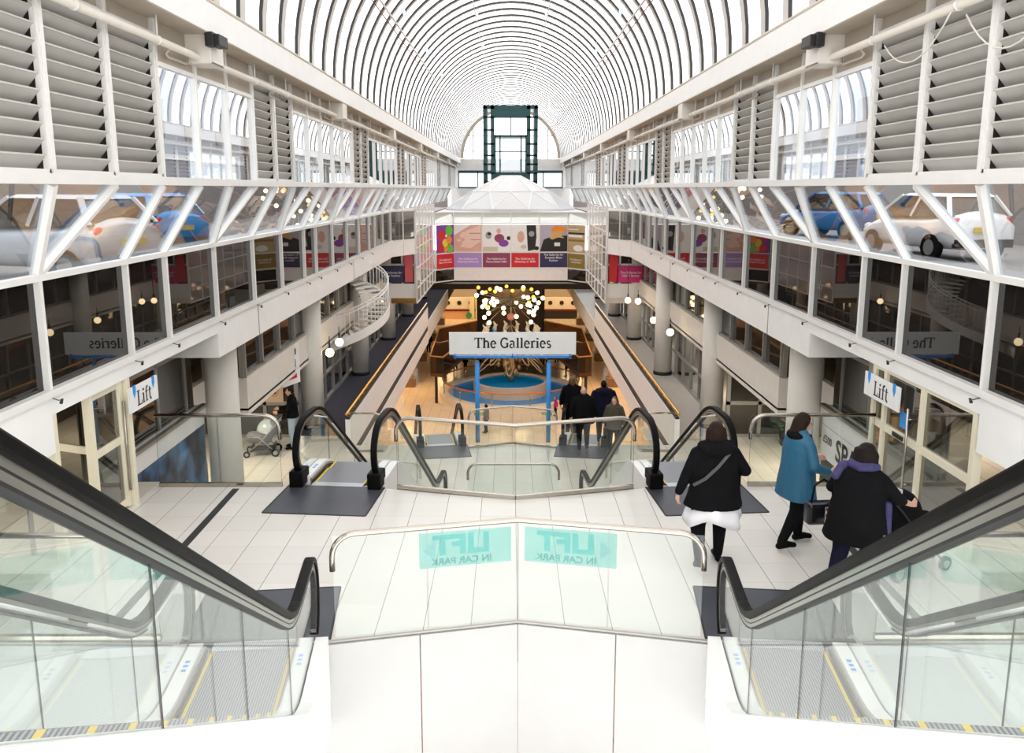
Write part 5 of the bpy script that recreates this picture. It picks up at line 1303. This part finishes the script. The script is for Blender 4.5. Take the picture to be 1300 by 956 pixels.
def person(loc, rz, label, H=1.65, coat='cloth_black', coat_len=0.62, trousers='cloth_black', hair='hair_black', hair_len=0.25, shoes='black',
           near=False, arms=None, stride=0.0, lean=0.0, wide=1.0, top=None, hood=False, bald=False, vox=None, shoulder_tilt=0, head_turn=0.0, skirt=None, group=None, knee_bend=0.0, sleeve=1.0, legs=None, headpitch=0.0, hair_w=1.0):
    e = empty('person', loc, rz, label, 'person', group)
    k = H/1.65; vox = vox or (0.011 if near else 0.016)
    def P(x, y, z): return V3((x*k, (y+lean*max(0, z-0.9))*k, z*k))
    hipz = 0.88
    # ---- joints (facing +y)
    if legs is None:
        st = stride
        legs = {-1: [(-0.09, 0, hipz), (-0.10, st*0.45+0.03, 0.48), (-0.10, st*0.95, 0.08)], 1: [(0.09, 0, hipz), (0.10, -st*0.35+0.05, 0.48), (0.10, -st*1.0, 0.10+0.10*abs(st))]}
    if arms is None: arms = {}
    A = {}
    for s in (-1, 1):
        A[s] = arms.get(s, [(s*0.19*wide, 0.0, 1.36), (s*(0.25*wide+0.02), -0.03, 1.10), (s*(0.26*wide+0.02), 0.06, 0.87), (0, 0.15, -1)])
    head = P(0, 0.03, 1.545); hr = (0.073*k, 0.092*k, 0.112*k)
    hm = Matrix.Translation(head) @ Euler((headpitch, 0, head_turn)).to_matrix().to_4x4()
    b = MB()
    # torso, neck, head
    b.cap(P(0, 0, 0.92), 0.12*k, P(0, 0, 1.12), 0.11*k); b.cap(P(0, 0, 1.12), 0.11*k, P(0, 0, 1.28), 0.10*k)
    b.cap(P(-0.13, 0, 1.35), 0.05*k, P(0.13, 0, 1.35), 0.05*k); b.cap(P(0, 0, 1.36), 0.05*k, P(0, 0.02, 1.48), 0.048*k)
    I = Matrix.Identity(4)
    b.ell((0, 0, 0), hr, 16, hm, 12)
    b.cap(hm @ V3((0, 0.02*k, -0.04*k)), 0.062*k, hm @ V3((0, 0.045*k, -0.075*k)), 0.038*k)      # jaw
    b.cap(hm @ V3((0, 0.088*k, 0.02*k)), 0.010*k, hm @ V3((0, 0.108*k, -0.022*k)), 0.014*k)     # nose
    for s in (-1, 1):
        b.ell((s*0.074*k, -0.005*k, -0.005*k), (0.012*k, 0.022*k, 0.034*k), 8, hm, 6)
        b.ell((s*0.03*k, 0.082*k, 0.028*k), (0.02*k, 0.012*k, 0.008*k), 8, hm, 6)
        b.cap(hm @ V3((s*0.014*k, 0.09*k, -0.052*k)), 0.007*k, hm @ V3((0, 0.094*k, -0.052*k)), 0.008*k)
        J = [P(*q) for q in A[s][:3]]; hd = V3(A[s][3]).normalized()
        b.cap(J[0], 0.05*k, J[1], 0.042*k); b.cap(J[1], 0.042*k, J[2], 0.028*k)
        # hand: palm, four bent fingers, thumb
        up = V3((s, 0, 0)) if abs(hd.x) < 0.8 else V3((0, 0, 1))
        side = hd.cross(up).normalized(); nrm = side.cross(hd).normalized()
        pc = J[2]+hd*0.05*k
        for q in (-1, 0, 1): b.cap(J[2]+hd*0.015*k+side*q*0.012*k, 0.019*k, J[2]+hd*0.085*k+side*q*0.026*k, 0.015*k)
        for fi, (q, ln) in enumerate(((-1.5, 0.062), (-0.5, 0.075), (0.5, 0.070), (1.5, 0.055))):
            a0 = J[2]+hd*0.085*k+side*q*0.021*k; a1 = a0+(hd*0.8-nrm*0.35).normalized()*ln*0.55*k; a2 = a1+(hd*0.35-nrm*0.9).normalized()*ln*0.5*k
            b.cap(a0, 0.0115*k, a1, 0.010*k, 8); b.cap(a1, 0.010*k, a2, 0.008*k, 8)
        t0 = J[2]+hd*0.03*k-side*0.03*k; t1 = t0+(hd*0.6-side*0.8).normalized()*0.035*k; t2 = t1+(hd*0.9-nrm*0.4).normalized()*0.03*k
        b.cap(t0, 0.014*k, t1, 0.012*k, 8); b.cap(t1, 0.012*k, t2, 0.009*k, 8)
        L_ = [P(*q) for q in legs[s]]
        b.cap(P(s*0.07, 0, 0.93), 0.10*k, L_[0], 0.10*k); b.cap(L_[0], 0.085*k, L_[1], 0.055*k); b.cap(L_[1], 0.055*k, L_[2], 0.036*k)
        b.cap(L_[2], 0.034*k, L_[2]+V3((0, 0.12*k, -0.04*k)), 0.028*k)
    bod = fuse('body', b, min(vox, 0.009) if near else 0.013, 'skin', e, 2)
    # eyes and lips
    for s in (-1, 1):
        MB().ell((s*0.03*k, 0.090*k, 0.012*k), (0.014*k, 0.006*k, 0.007*k), 8, hm, 6).build('eye', 'ink', parent=bod, local=True)
    MB().ell((0, 0.098*k, -0.055*k), (0.022*k, 0.007*k, 0.006*k), 8, hm, 6).build('lips', mat('lip', (0.45, 0.12, 0.11), 0.4) if 'lip' not in bpy.data.materials else bpy.data.materials['lip'], parent=bod, local=True)
    # trousers
    t = MB(); t.cap(P(-0.05, -0.02, 0.92), 0.135*k*wide, P(0.05, -0.02, 0.92), 0.135*k*wide)
    for s in (-1, 1):
        L_ = [P(*q) for q in legs[s]]
        t.cap(P(s*0.06, -0.01, 0.90), 0.125*k, L_[0], 0.115*k); t.cap(L_[0], 0.112*k*(0.5+0.5*wide), L_[1], 0.075*k*(0.5+0.5*wide)); t.cap(L_[1], 0.076*k*(0.5+0.5*wide), L_[2]+V3((0, 0, 0.02*k)), 0.054*k)
    fuse('trousers', t, vox, trousers, e)
    # shoes
    for s in (-1, 1):
        a = P(*legs[s][2]); lift = legs[s][2][2] > 0.12; d = V3((0, 0.17*k, -0.035*k)) if not lift else V3((0, 0.13*k, -0.11*k))
        sh = MB(); sh.cap(a+V3((0, -0.03*k, -0.03*k)), 0.042*k, a+d*0.6, 0.040*k); sh.cap(a+d*0.5, 0.042*k, a+d, 0.033*k)
        fuse('shoe', sh, 0.01, shoes, e, 1)
    # coat
    hem = 1.42-coat_len
    c = MB()
    secs = [(1.45, 0.07, 0.07), (1.41, 0.12, 0.085), (1.36, 0.175, 0.115), (1.25, 0.205, 0.135), (1.10, 0.20, 0.145), (0.95, 0.215, 0.155), (0.80, 0.235, 0.165), (0.62, 0.26, 0.18), (0.4, 0.28, 0.2)]
    prof = [q for q in secs if q[0] > hem+0.03]; last = secs[min(len(prof), len(secs)-1)]; prof.append((hem, last[1], last[2]))
    vs = []; n = 24
    for (z, rx, ry) in prof:
        cpt = P(0, -0.01, z)
        for i in range(n):
            a = 2*PI*i/n; wv = 1+(0.035*math.sin(5*a+z*9) if z < 1.1 else 0)
            vs.append(cpt+V3((rx*k*wide*wv*math.cos(a), ry*k*wide*wv*math.sin(a), 0)))
    fs = [(i*n+j, i*n+(j+1) % n, (i+1)*n+(j+1) % n, (i+1)*n+j) for i in range(len(prof)-1) for j in range(n)]+[list(range(n)), [(len(prof)-1)*n+j for j in range(n)]]
    c.add(vs, fs)
    for s in (-1, 1):
        J = [P(*q) for q in A[s][:3]]
        end = J[1]+(J[2]-J[1])*(0.9 if sleeve >= 1 else max(0.1, sleeve))
        c.cap(P(s*0.12, 0, 1.37), 0.072*k, J[0]+V3((0, 0, -0.02)), 0.07*k); c.cap(J[0]+V3((0, 0, -0.02)), 0.07*k*(0.7+0.3*wide), J[1], 0.062*k*(0.7+0.3*wide)); c.cap(J[1], 0.063*k*(0.7+0.3*wide), end, 0.05*k)
    c.cap(P(-0.07, -0.015, 1.42), 0.075*k, P(0.07, -0.015, 1.42), 0.075*k)
    if hood:
        c.ell(P(0, -0.12, 1.39), (0.20*k, 0.10*k, 0.095*k), 14); c.cap(P(-0.16, -0.05, 1.41), 0.065*k, P(0.16, -0.05, 1.41), 0.065*k)
    co = fuse('coat', c, vox, coat, e)
    if top:
        f = MB(); f.cap(P(-0.0, 0.085, 1.34), 0.06*k, P(0.0, 0.105*wide+0.02, 0.98), 0.075*k); fuse('top', f, vox, top, e)
    if skirt:
        vs = []; prof = [(0.86, 0.16, 0.12), (0.72, 0.205, 0.165), (0.62, 0.235, 0.20), (0.53, 0.25, 0.215)]
        for zi, (z, rx, ry) in enumerate(prof):
            for i in range(40):
                a = 2*PI*i/40; wv = 1+0.05*zi*math.sin(7*a+0.7)/2; dz = 0.02*zi*math.sin(3*a+1)
                vs.append(P(0, 0, z)+V3((rx*k*wide*wv*math.cos(a), ry*k*wide*wv*math.sin(a), dz*k)))
        fs = [(i*40+j, i*40+(j+1) % 40, (i+1)*40+(j+1) % 40, (i+1)*40+j) for i in range(3) for j in range(40)]+[list(range(40))]
        m = MB(); m.smooth = True; m.add(vs, fs); o = m.build('shirt_tail', skirt, parent=e, local=True); so = o.modifiers.new('s', 'SOLIDIFY'); so.thickness = 0.01
    # hair
    if not bald:
        h = MB(); h.ell((0, -0.018*k, 0.022*k), (0.080*k*(0.4+0.6*hair_w), 0.094*k*(0.6+0.4*hair_w), 0.106*k), 16, hm, 12)
        if hair_len > 0.05:
            L_ = hair_len
            h.cap(hm @ V3((0, -0.055*k, 0.0)), 0.078*k, hm @ V3((0, -0.075*k, -L_*0.75*k)), 0.062*k)
            rr_ = random.Random(int(L_*1000))
            for q in range(26):
                a = PI*(1.0+ (q/25.0)) ; x0 = 0.080*hair_w*math.cos(a); y0 = 0.088*hair_w*math.sin(a)*0.9-0.01; l2 = L_*rr_.uniform(0.7, 1.05)
                h.cap(hm @ V3((x0*k, y0*k, rr_.uniform(0.0, 0.05)*k)), 0.019*k, hm @ V3((x0*1.08*k+rr_.uniform(-.025, .025), (y0-0.01)*k, -l2*0.8*k)), 0.011*k, 8)
            for s in (-1, 1): h.cap(hm @ V3((s*0.055*k, -0.01*k, 0.03*k)), 0.042*k, hm @ V3((s*0.068*k, -0.025*k, -L_*0.7*k)), 0.032*k)
        # cut away the face
        hb = fuse('hair', h, vox, hair, e, 2)
        inv = hm.inverted(); me = hb.data; bm = bmesh.new(); bm.from_mesh(me); dele = []
        for v in bm.verts:
            q = inv @ v.co
            if q.y > 0.045*k and abs(q.x) < 0.062*k and q.z < 0.062*k: dele.append(v)
        bmesh.ops.delete(bm, geom=dele, context='VERTS'); bm.to_mesh(me); bm.free()
    return e, P, hm, k, A

# three women on the middle landing
e, P, hm, k, A = person((2.27, 9.15, LAND), 0.05, 'woman in wide black hooded coat over white shirt, walking away', H=1.68, coat='cloth_black', coat_len=0.72, trousers='cloth_black', hair='hair_brown', hair_len=0.20, hair_w=1.22, near=True, wide=1.30, hood=True, skirt='cloth_white', vox=0.013,
    legs={-1: [(-0.13, -0.02, 0.88), (-0.19, -0.08, 0.48), (-0.24, -0.36, 0.20)], 1: [(0.13, 0.0, 0.88), (0.11, 0.07, 0.48), (0.09, 0.03, 0.08)]},
    arms={-1: [(-0.21, 0.0, 1.33), (-0.32, -0.02, 1.07), (-0.40, 0.02, 0.84), (-0.1, 0.2, -1)], 1: [(0.21, 0.0, 1.33), (0.36, 0.02, 1.09), (0.22, 0.24, 1.03), (-0.8, 0.6, 0.1)]})
st = MB(); pts = [P(0.16, -0.10, 1.43), P(0.10, -0.185, 1.36), P(-0.02, -0.205, 1.22), P(-0.16, -0.20, 1.08), P(-0.27, -0.12, 0.98)]
for a, b in zip(pts[:-1], pts[1:]): st.bar(a, b, 0.035, 0.012, up=(0, -1, 0.2))
st.build('bag_strap', mat('charcoal strap', (0.06, 0.06, 0.06), 0.6), parent=e, local=True)
e, P, hm, k, A = person((3.40, 9.62, LAND), -1.35, 'woman with auburn hair in a teal blue raincoat and black trousers, facing right', H=1.66, coat='cloth_teal', coat_len=0.78, hair='hair_brown', hair_len=0.22, hair_w=1.15, near=True, wide=1.2, top='cloth_aqua', vox=0.013, hood=False, head_turn=-0.1, headpitch=-0.25,
    legs={-1: [(-0.10, 0.0, 0.88), (-0.10, 0.10, 0.48), (-0.12, 0.12, 0.08)], 1: [(0.10, 0.0, 0.88), (0.11, -0.06, 0.48), (0.12, -0.24, 0.10)]},
    arms={-1: [(-0.20, 0.0, 1.33), (-0.27, 0.06, 1.10), (-0.16, 0.30, 1.04), (0.2, 1, 0.1)], 1: [(0.20, 0.0, 1.33), (0.30, 0.02, 1.09), (0.22, 0.27, 0.98), (0.0, 1, 0.0)]})
c = MB(); c.ell(P(0, -0.06, 1.40), (0.15, 0.10, 0.07), 14); c.cap(P(-0.1, 0.05, 1.40), 0.04, P(-0.05, 0.14, 1.20), 0.03); c.cap(P(0.1, 0.05, 1.40), 0.04, P(0.06, 0.15, 1.20), 0.03)
fuse('hood_lining', c, 0.013, 'cloth_black', e)
e, P, hm, k, A = person((3.62, 8.42, LAND), -0.75, 'woman in loose black top and purple scarf pushing a pushchair to the right', H=1.62, coat='cloth_black', coat_len=0.80, trousers='cloth_navy', hair='hair_black', hair_len=0.20, hair_w=1.45, near=True, wide=1.38, vox=0.013, lean=0.22, sleeve=0.35, headpitch=-0.3,
    legs={-1: [(-0.11, -0.02, 0.88), (-0.12, -0.06, 0.48), (-0.14, -0.26, 0.09)], 1: [(0.11, 0.0, 0.88), (0.12, 0.16, 0.50), (0.13, 0.22, 0.08)]},
    arms={-1: [(-0.20, 0.0, 1.33), (-0.34, 0.10, 1.10), (-0.22, 0.36, 0.98), (0.1, 1, -0.1)], 1: [(0.20, 0.02, 1.33), (0.36, 0.12, 1.12), (0.42, 0.42, 1.0), (0.2, 1, -0.1)]})
s_ = MB(); s_.tube([P(-0.13, 0.02, 1.44), P(-0.1, -0.09, 1.45), P(0, -0.13, 1.44), P(0.1, -0.09, 1.45), P(0.14, 0.02, 1.43)], 0.05, 10); s_.cap(P(-0.20, -0.05, 1.40), 0.06, P(-0.24, -0.12, 1.30), 0.05)
s_.cap(P(0.28, 0.06, 1.05), 0.05, P(0.30, 0.02, 0.60), 0.07)
fuse('scarf', s_, 0.013, 'scarf', e)
# handbags between them
e = empty('handbag', (3.44, 8.92, LAND+0.58), 0.1, 'black handbag with a checked panel held between two women', 'bag')
MB().box(-0.19, 0.19, -0.08, 0.08, 0.0, 0.26).build('bag_body', mat('black patent leather', (0.012, 0.012, 0.014), 0.18), parent=e, local=True, bevel=0.04)
def checks():
    m, nt, out = _nodes('red and white check'); N = nt.nodes; L = nt.links
    p = N.new('ShaderNodeBsdfPrincipled'); ck = N.new('ShaderNodeTexChecker'); ck.inputs['Scale'].default_value = 28; ck.inputs[1].default_value = (0.85, 0.8, 0.78, 1); ck.inputs[2].default_value = (0.25, 0.03, 0.05, 1)
    tc = N.new('ShaderNodeTexCoord'); L.new(tc.outputs['Object'], ck.inputs[0]); L.new(ck.outputs[0], p.inputs['Base Color']); L.new(p.outputs[0], out.inputs[0]); return m
MB().box(0.0, 0.17, -0.09, -0.082, 0.04, 0.22).build('checked_panel', checks(), parent=e, local=True)
MB().tube([(-0.13, 0, 0.25), (-0.10, 0, 0.45), (0, 0, 0.52), (0.10, 0, 0.45), (0.13, 0, 0.25)], 0.012, 8).build('bag_handle', 'black', parent=e, local=True)
# pushchairs
def pushchair(loc, rz, label, seatm, hoodm, framem, scale=1.0):
    e = empty('pushchair', loc, rz, label, 'pushchair'); k = scale
    def q(*a): return tuple(v*k for v in a)
    for sx in (-1, 1):
        for (y, r) in ((0.42, 0.085), (-0.32, 0.11)):
            w = MB(); w.tube([q(sx*0.24-0.02, y, r), q(sx*0.24+0.02, y, r)], r*k, 18); w.m(1).tube([q(sx*0.24-0.024, y, r), q(sx*0.24+0.024, y, r)], r*0.55*k, 12)
            w.build('wheel', ['black', 'alu'], parent=e, local=True)
        f = MB(); f.tube([q(sx*0.23, -0.32, 0.12), q(sx*0.23, 0.1, 0.55), q(sx*0.22, 0.35, 0.55)], 0.013, 8)
        f.tube([q(sx*0.23, 0.42, 0.1), q(sx*0.23, 0.05, 0.42), q(sx*0.23, -0.35, 0.85), q(sx*0.22, -0.52, 1.02)], 0.013, 8)
        f.build('frame_side', framem, parent=e, local=True)
    MB().tube([q(-0.22, -0.52, 1.02), q(0.22, -0.52, 1.02)], 0.02, 10).build('handle', 'black', parent=e, local=True)
    b = MB(); b.box(*q(-0.2, 0.2), *q(-0.3, 0.3), *q(0.16, 0.2)); b.box(*q(-0.2, 0.2), *q(-0.3, -0.27), *q(0.2, 0.32)); b.box(*q(-0.2, 0.2), *q(0.27, 0.3), *q(0.2, 0.32))
    b.build('basket', 'blackmat', parent=e, local=True, bevel=0.01)
    s_ = MB(); s_.cap(q(0, 0.30, 0.50), 0.16*k, q(0, -0.02, 0.46), 0.19*k); s_.cap(q(0, -0.02, 0.46), 0.19*k, q(0, -0.22, 0.80), 0.17*k)
    fuse('seat', s_, 0.02, seatm, e)
    h = MB(); n = 12
    vs = []
    for i in range(9):
        a = rad(10+130*i/8)
        for j in range(n+1):
            b_ = PI*j/n; vs.append(q(0.24*math.cos(b_), -0.12+0.30*math.sin(b_)*math.cos(a)*1.0, 0.62+0.36*math.sin(b_)*math.sin(a)))
    fs = [(i*(n+1)+j, i*(n+1)+j+1, (i+1)*(n+1)+j+1, (i+1)*(n+1)+j) for i in range(8) for j in range(n)]
    h.smooth = True; h.add(vs, fs); o = h.build('hood', hoodm, parent=e, local=True); sd = o.modifiers.new('s', 'SOLIDIFY'); sd.thickness = 0.012
    return e
p = pushchair((4.42, 8.98, LAND), -1.15, 'black pushchair pushed by the woman in black beside the right lobby doors', 'cloth_black', 'cloth_black', 'blackmat')
x = MB().box(-0.07, 0.07, -0.18, -0.16, 0.84, 1.0); x.build('white_muslin', 'cloth_white', parent=p, local=True)
for a in range(14):
    r2 = random.Random(a); MB().ell((r2.uniform(-0.2, 0.2), r2.uniform(-0.28, 0.1), r2.uniform(0.25, 0.42)), 0.045, 10).build('checked_blanket_patch', 'cloth_black' if a % 3 else 'cloth_white', parent=p, local=True)
pushchair((-6.65, 21.5, L1), 1.7, 'silver grey pushchair with rain cover on the tiled floor behind the left balustrade', 'cloth_grey', glass('rain cover', (0.75, 0.78, 0.8), 0.05, 2.0, 0.4), 'alu', 1.0)
person((-6.0, 22.0, L1), 1.75, 'person in a black jacket and pale jeans standing behind the silver pushchair', H=1.72, coat='cloth_black', coat_len=0.55, trousers='denim_pale', hair='hair_black', hair_len=0.0, near=False, arms={1: [(0.19, 0, 1.36), (0.22, 0.1, 1.1), (0.18, 0.33, 1.05), (0, 1, 0)], -1: [(-0.19, 0, 1.36), (-0.22, 0.1, 1.1), (-0.18, 0.33, 1.05), (0, 1, 0)]})
# queue at the far right escalator
person((1.92, 21.9, L1), 0.1, 'bald man in a black coat stepping onto the far right escalator', H=1.74, coat='cloth_black', coat_len=0.7, bald=True, wide=1.2)
person((2.55, 22.7, L1-0.05), 0.0, 'person in a dark navy hooded coat beside the bald man at the far right escalator', H=1.78, coat='cloth_navy', coat_len=0.68, hair='hair_black', hair_len=0.0, wide=1.25, hood=True)
person((1.72, 23.5, L1-0.05), 0.1, 'person in black just ahead of the bald man on the far right escalator', H=1.70, coat='cloth_black', coat_len=0.7, hair='hair_light', hair_len=0.1, wide=1.1)
person((2.72, 21.6, L1-0.0), 2.8, 'woman with long brown hair facing the camera beside the far right escalator', H=1.55, coat=mat('olive brown coat', (0.06, 0.05, 0.03), 0.8), coat_len=0.7, hair='hair_light', hair_len=0.33)
person((3.5, 47.2, GR), 3.0, 'woman in black jacket and grey top facing the camera near the fountain', H=1.65, coat='cloth_black', top='cloth_grey', hair='hair_brown', hair_len=0.25)
# ground floor people
gp = [(2.6, 47.0, 2.0, 'child in a magenta coat beside the fountain rim', 1.15, 'cloth_magenta', 0.12),
      (-1.35, 43.6, 1.2, 'person in dark clothes seen through the glass, in front of the fountain', 1.6, 'cloth_grey', 0.1),
      (-4.0, 59.0, 0.3, 'woman in black standing behind the fountain on the left', 1.65, 'cloth_black', 0.2),
      (-3.3, 59.3, -0.3, 'child in black beside the woman behind the fountain on the left', 1.25, 'cloth_black', 0.0),
      (2.6, 61.5, 0.2, 'person in black behind the fountain, nearest the right blue post', 1.7, 'cloth_black', 0.0),
      (3.5, 62.2, 0.4, 'person in black behind the fountain, second from the right blue post', 1.7, 'cloth_navy', 0.1),
      (4.8, 63.0, 2.9, 'person in black walking behind the fountain, third from the right blue post', 1.7, 'cloth_black', 0.0),
      (7.6, 57.0, 0.1, 'person in black standing by the right ground floor shops', 1.7, 'cloth_black', 0.1),
      (-6.6, 66.0, 0.5, 'person in black far along the left ground floor', 1.7, 'cloth_black', 0.2),
      (3.9, 57.4, 1.3, 'person in black seated low at the fountain rim, left of two', 1.15, 'cloth_black', 0.1),
      (5.0, 57.0, -1.3, 'person in black seated low at the fountain rim, right of two', 1.15, 'cloth_black', 0.1)]
for x, y, rz, lab, H, co, hl in gp:
    person((x, y, GR), rz, lab, H=H, coat=co, hair_len=hl, vox=0.03)
# ------------------------------------------------------------------ light, world, camera
w = bpy.data.worlds.new('World'); bpy.context.scene.world = w; w.use_nodes = True
nt = w.node_tree; nt.nodes.clear(); out = nt.nodes.new('ShaderNodeOutputWorld'); bg = nt.nodes.new('ShaderNodeBackground')
bg.inputs[0].default_value = (1.0, 0.985, 0.965, 1); bg.inputs[1].default_value = 3.15
nt.links.new(bg.outputs[0], out.inputs[0])
def area(name, loc, size, power, col, rot=(0, 0, 0), sy=None):
    l = bpy.data.lights.new(name, 'AREA'); l.energy = power; l.color = col; l.size = size
    if sy: l.shape = 'RECTANGLE'; l.size_y = sy
    o = bpy.data.objects.new(name, l); C.objects.link(o); o.location = loc; o.rotation_euler = rot; return o
# ceiling lamps of the lower hall, of the galleries and of the shops
for x in (-6.5, 0, 6.5):
    for y in (64, 74, 82): area('hall_ceiling_lamp', (x, y, -7.1), 2.5, 330, (1.0, 0.66, 0.32))
for s in (-1, 1):
    for y in (26, 35, 44, 53): area('soffit_lamp', (s*7.0, y, L1-0.9), 1.2, 300, (1.0, 0.62, 0.28))
    for y in (14, 20, 28, 38, 48): area('gallery_ceiling_lamp', (s*7.2, y, -5.1 if y > 19 else -2.5), 0.8, 60 if y > 19 else 90, (1.0, 0.86, 0.68))
    area('lobby_ceiling_lamp', (s*6.8, 9.5, -2.5), 0.7, 25, (1.0, 0.92, 0.8))
cam = bpy.data.cameras.new('camera'); co = bpy.data.objects.new('camera', cam); C.objects.link(co)
F = 1060.0
cam.sensor_fit = 'HORIZONTAL'; cam.sensor_width = 36.0; cam.lens = F/1300*36.0
cam.shift_y = -45/1300.0; cam.clip_end = 300; cam.clip_start = 0.02
co.location = (-0.08, 0, 0)
pitch = math.atan(193/F)
co.rotation_euler = (PI/2-pitch, 0, -3/F)
bpy.context.scene.camera = co
vs_ = bpy.context.scene.view_settings
vs_.view_transform = 'Standard'; vs_.look = 'None'; vs_.exposure = 0.03; vs_.gamma = 1.0; vs_.use_curve_mapping = False
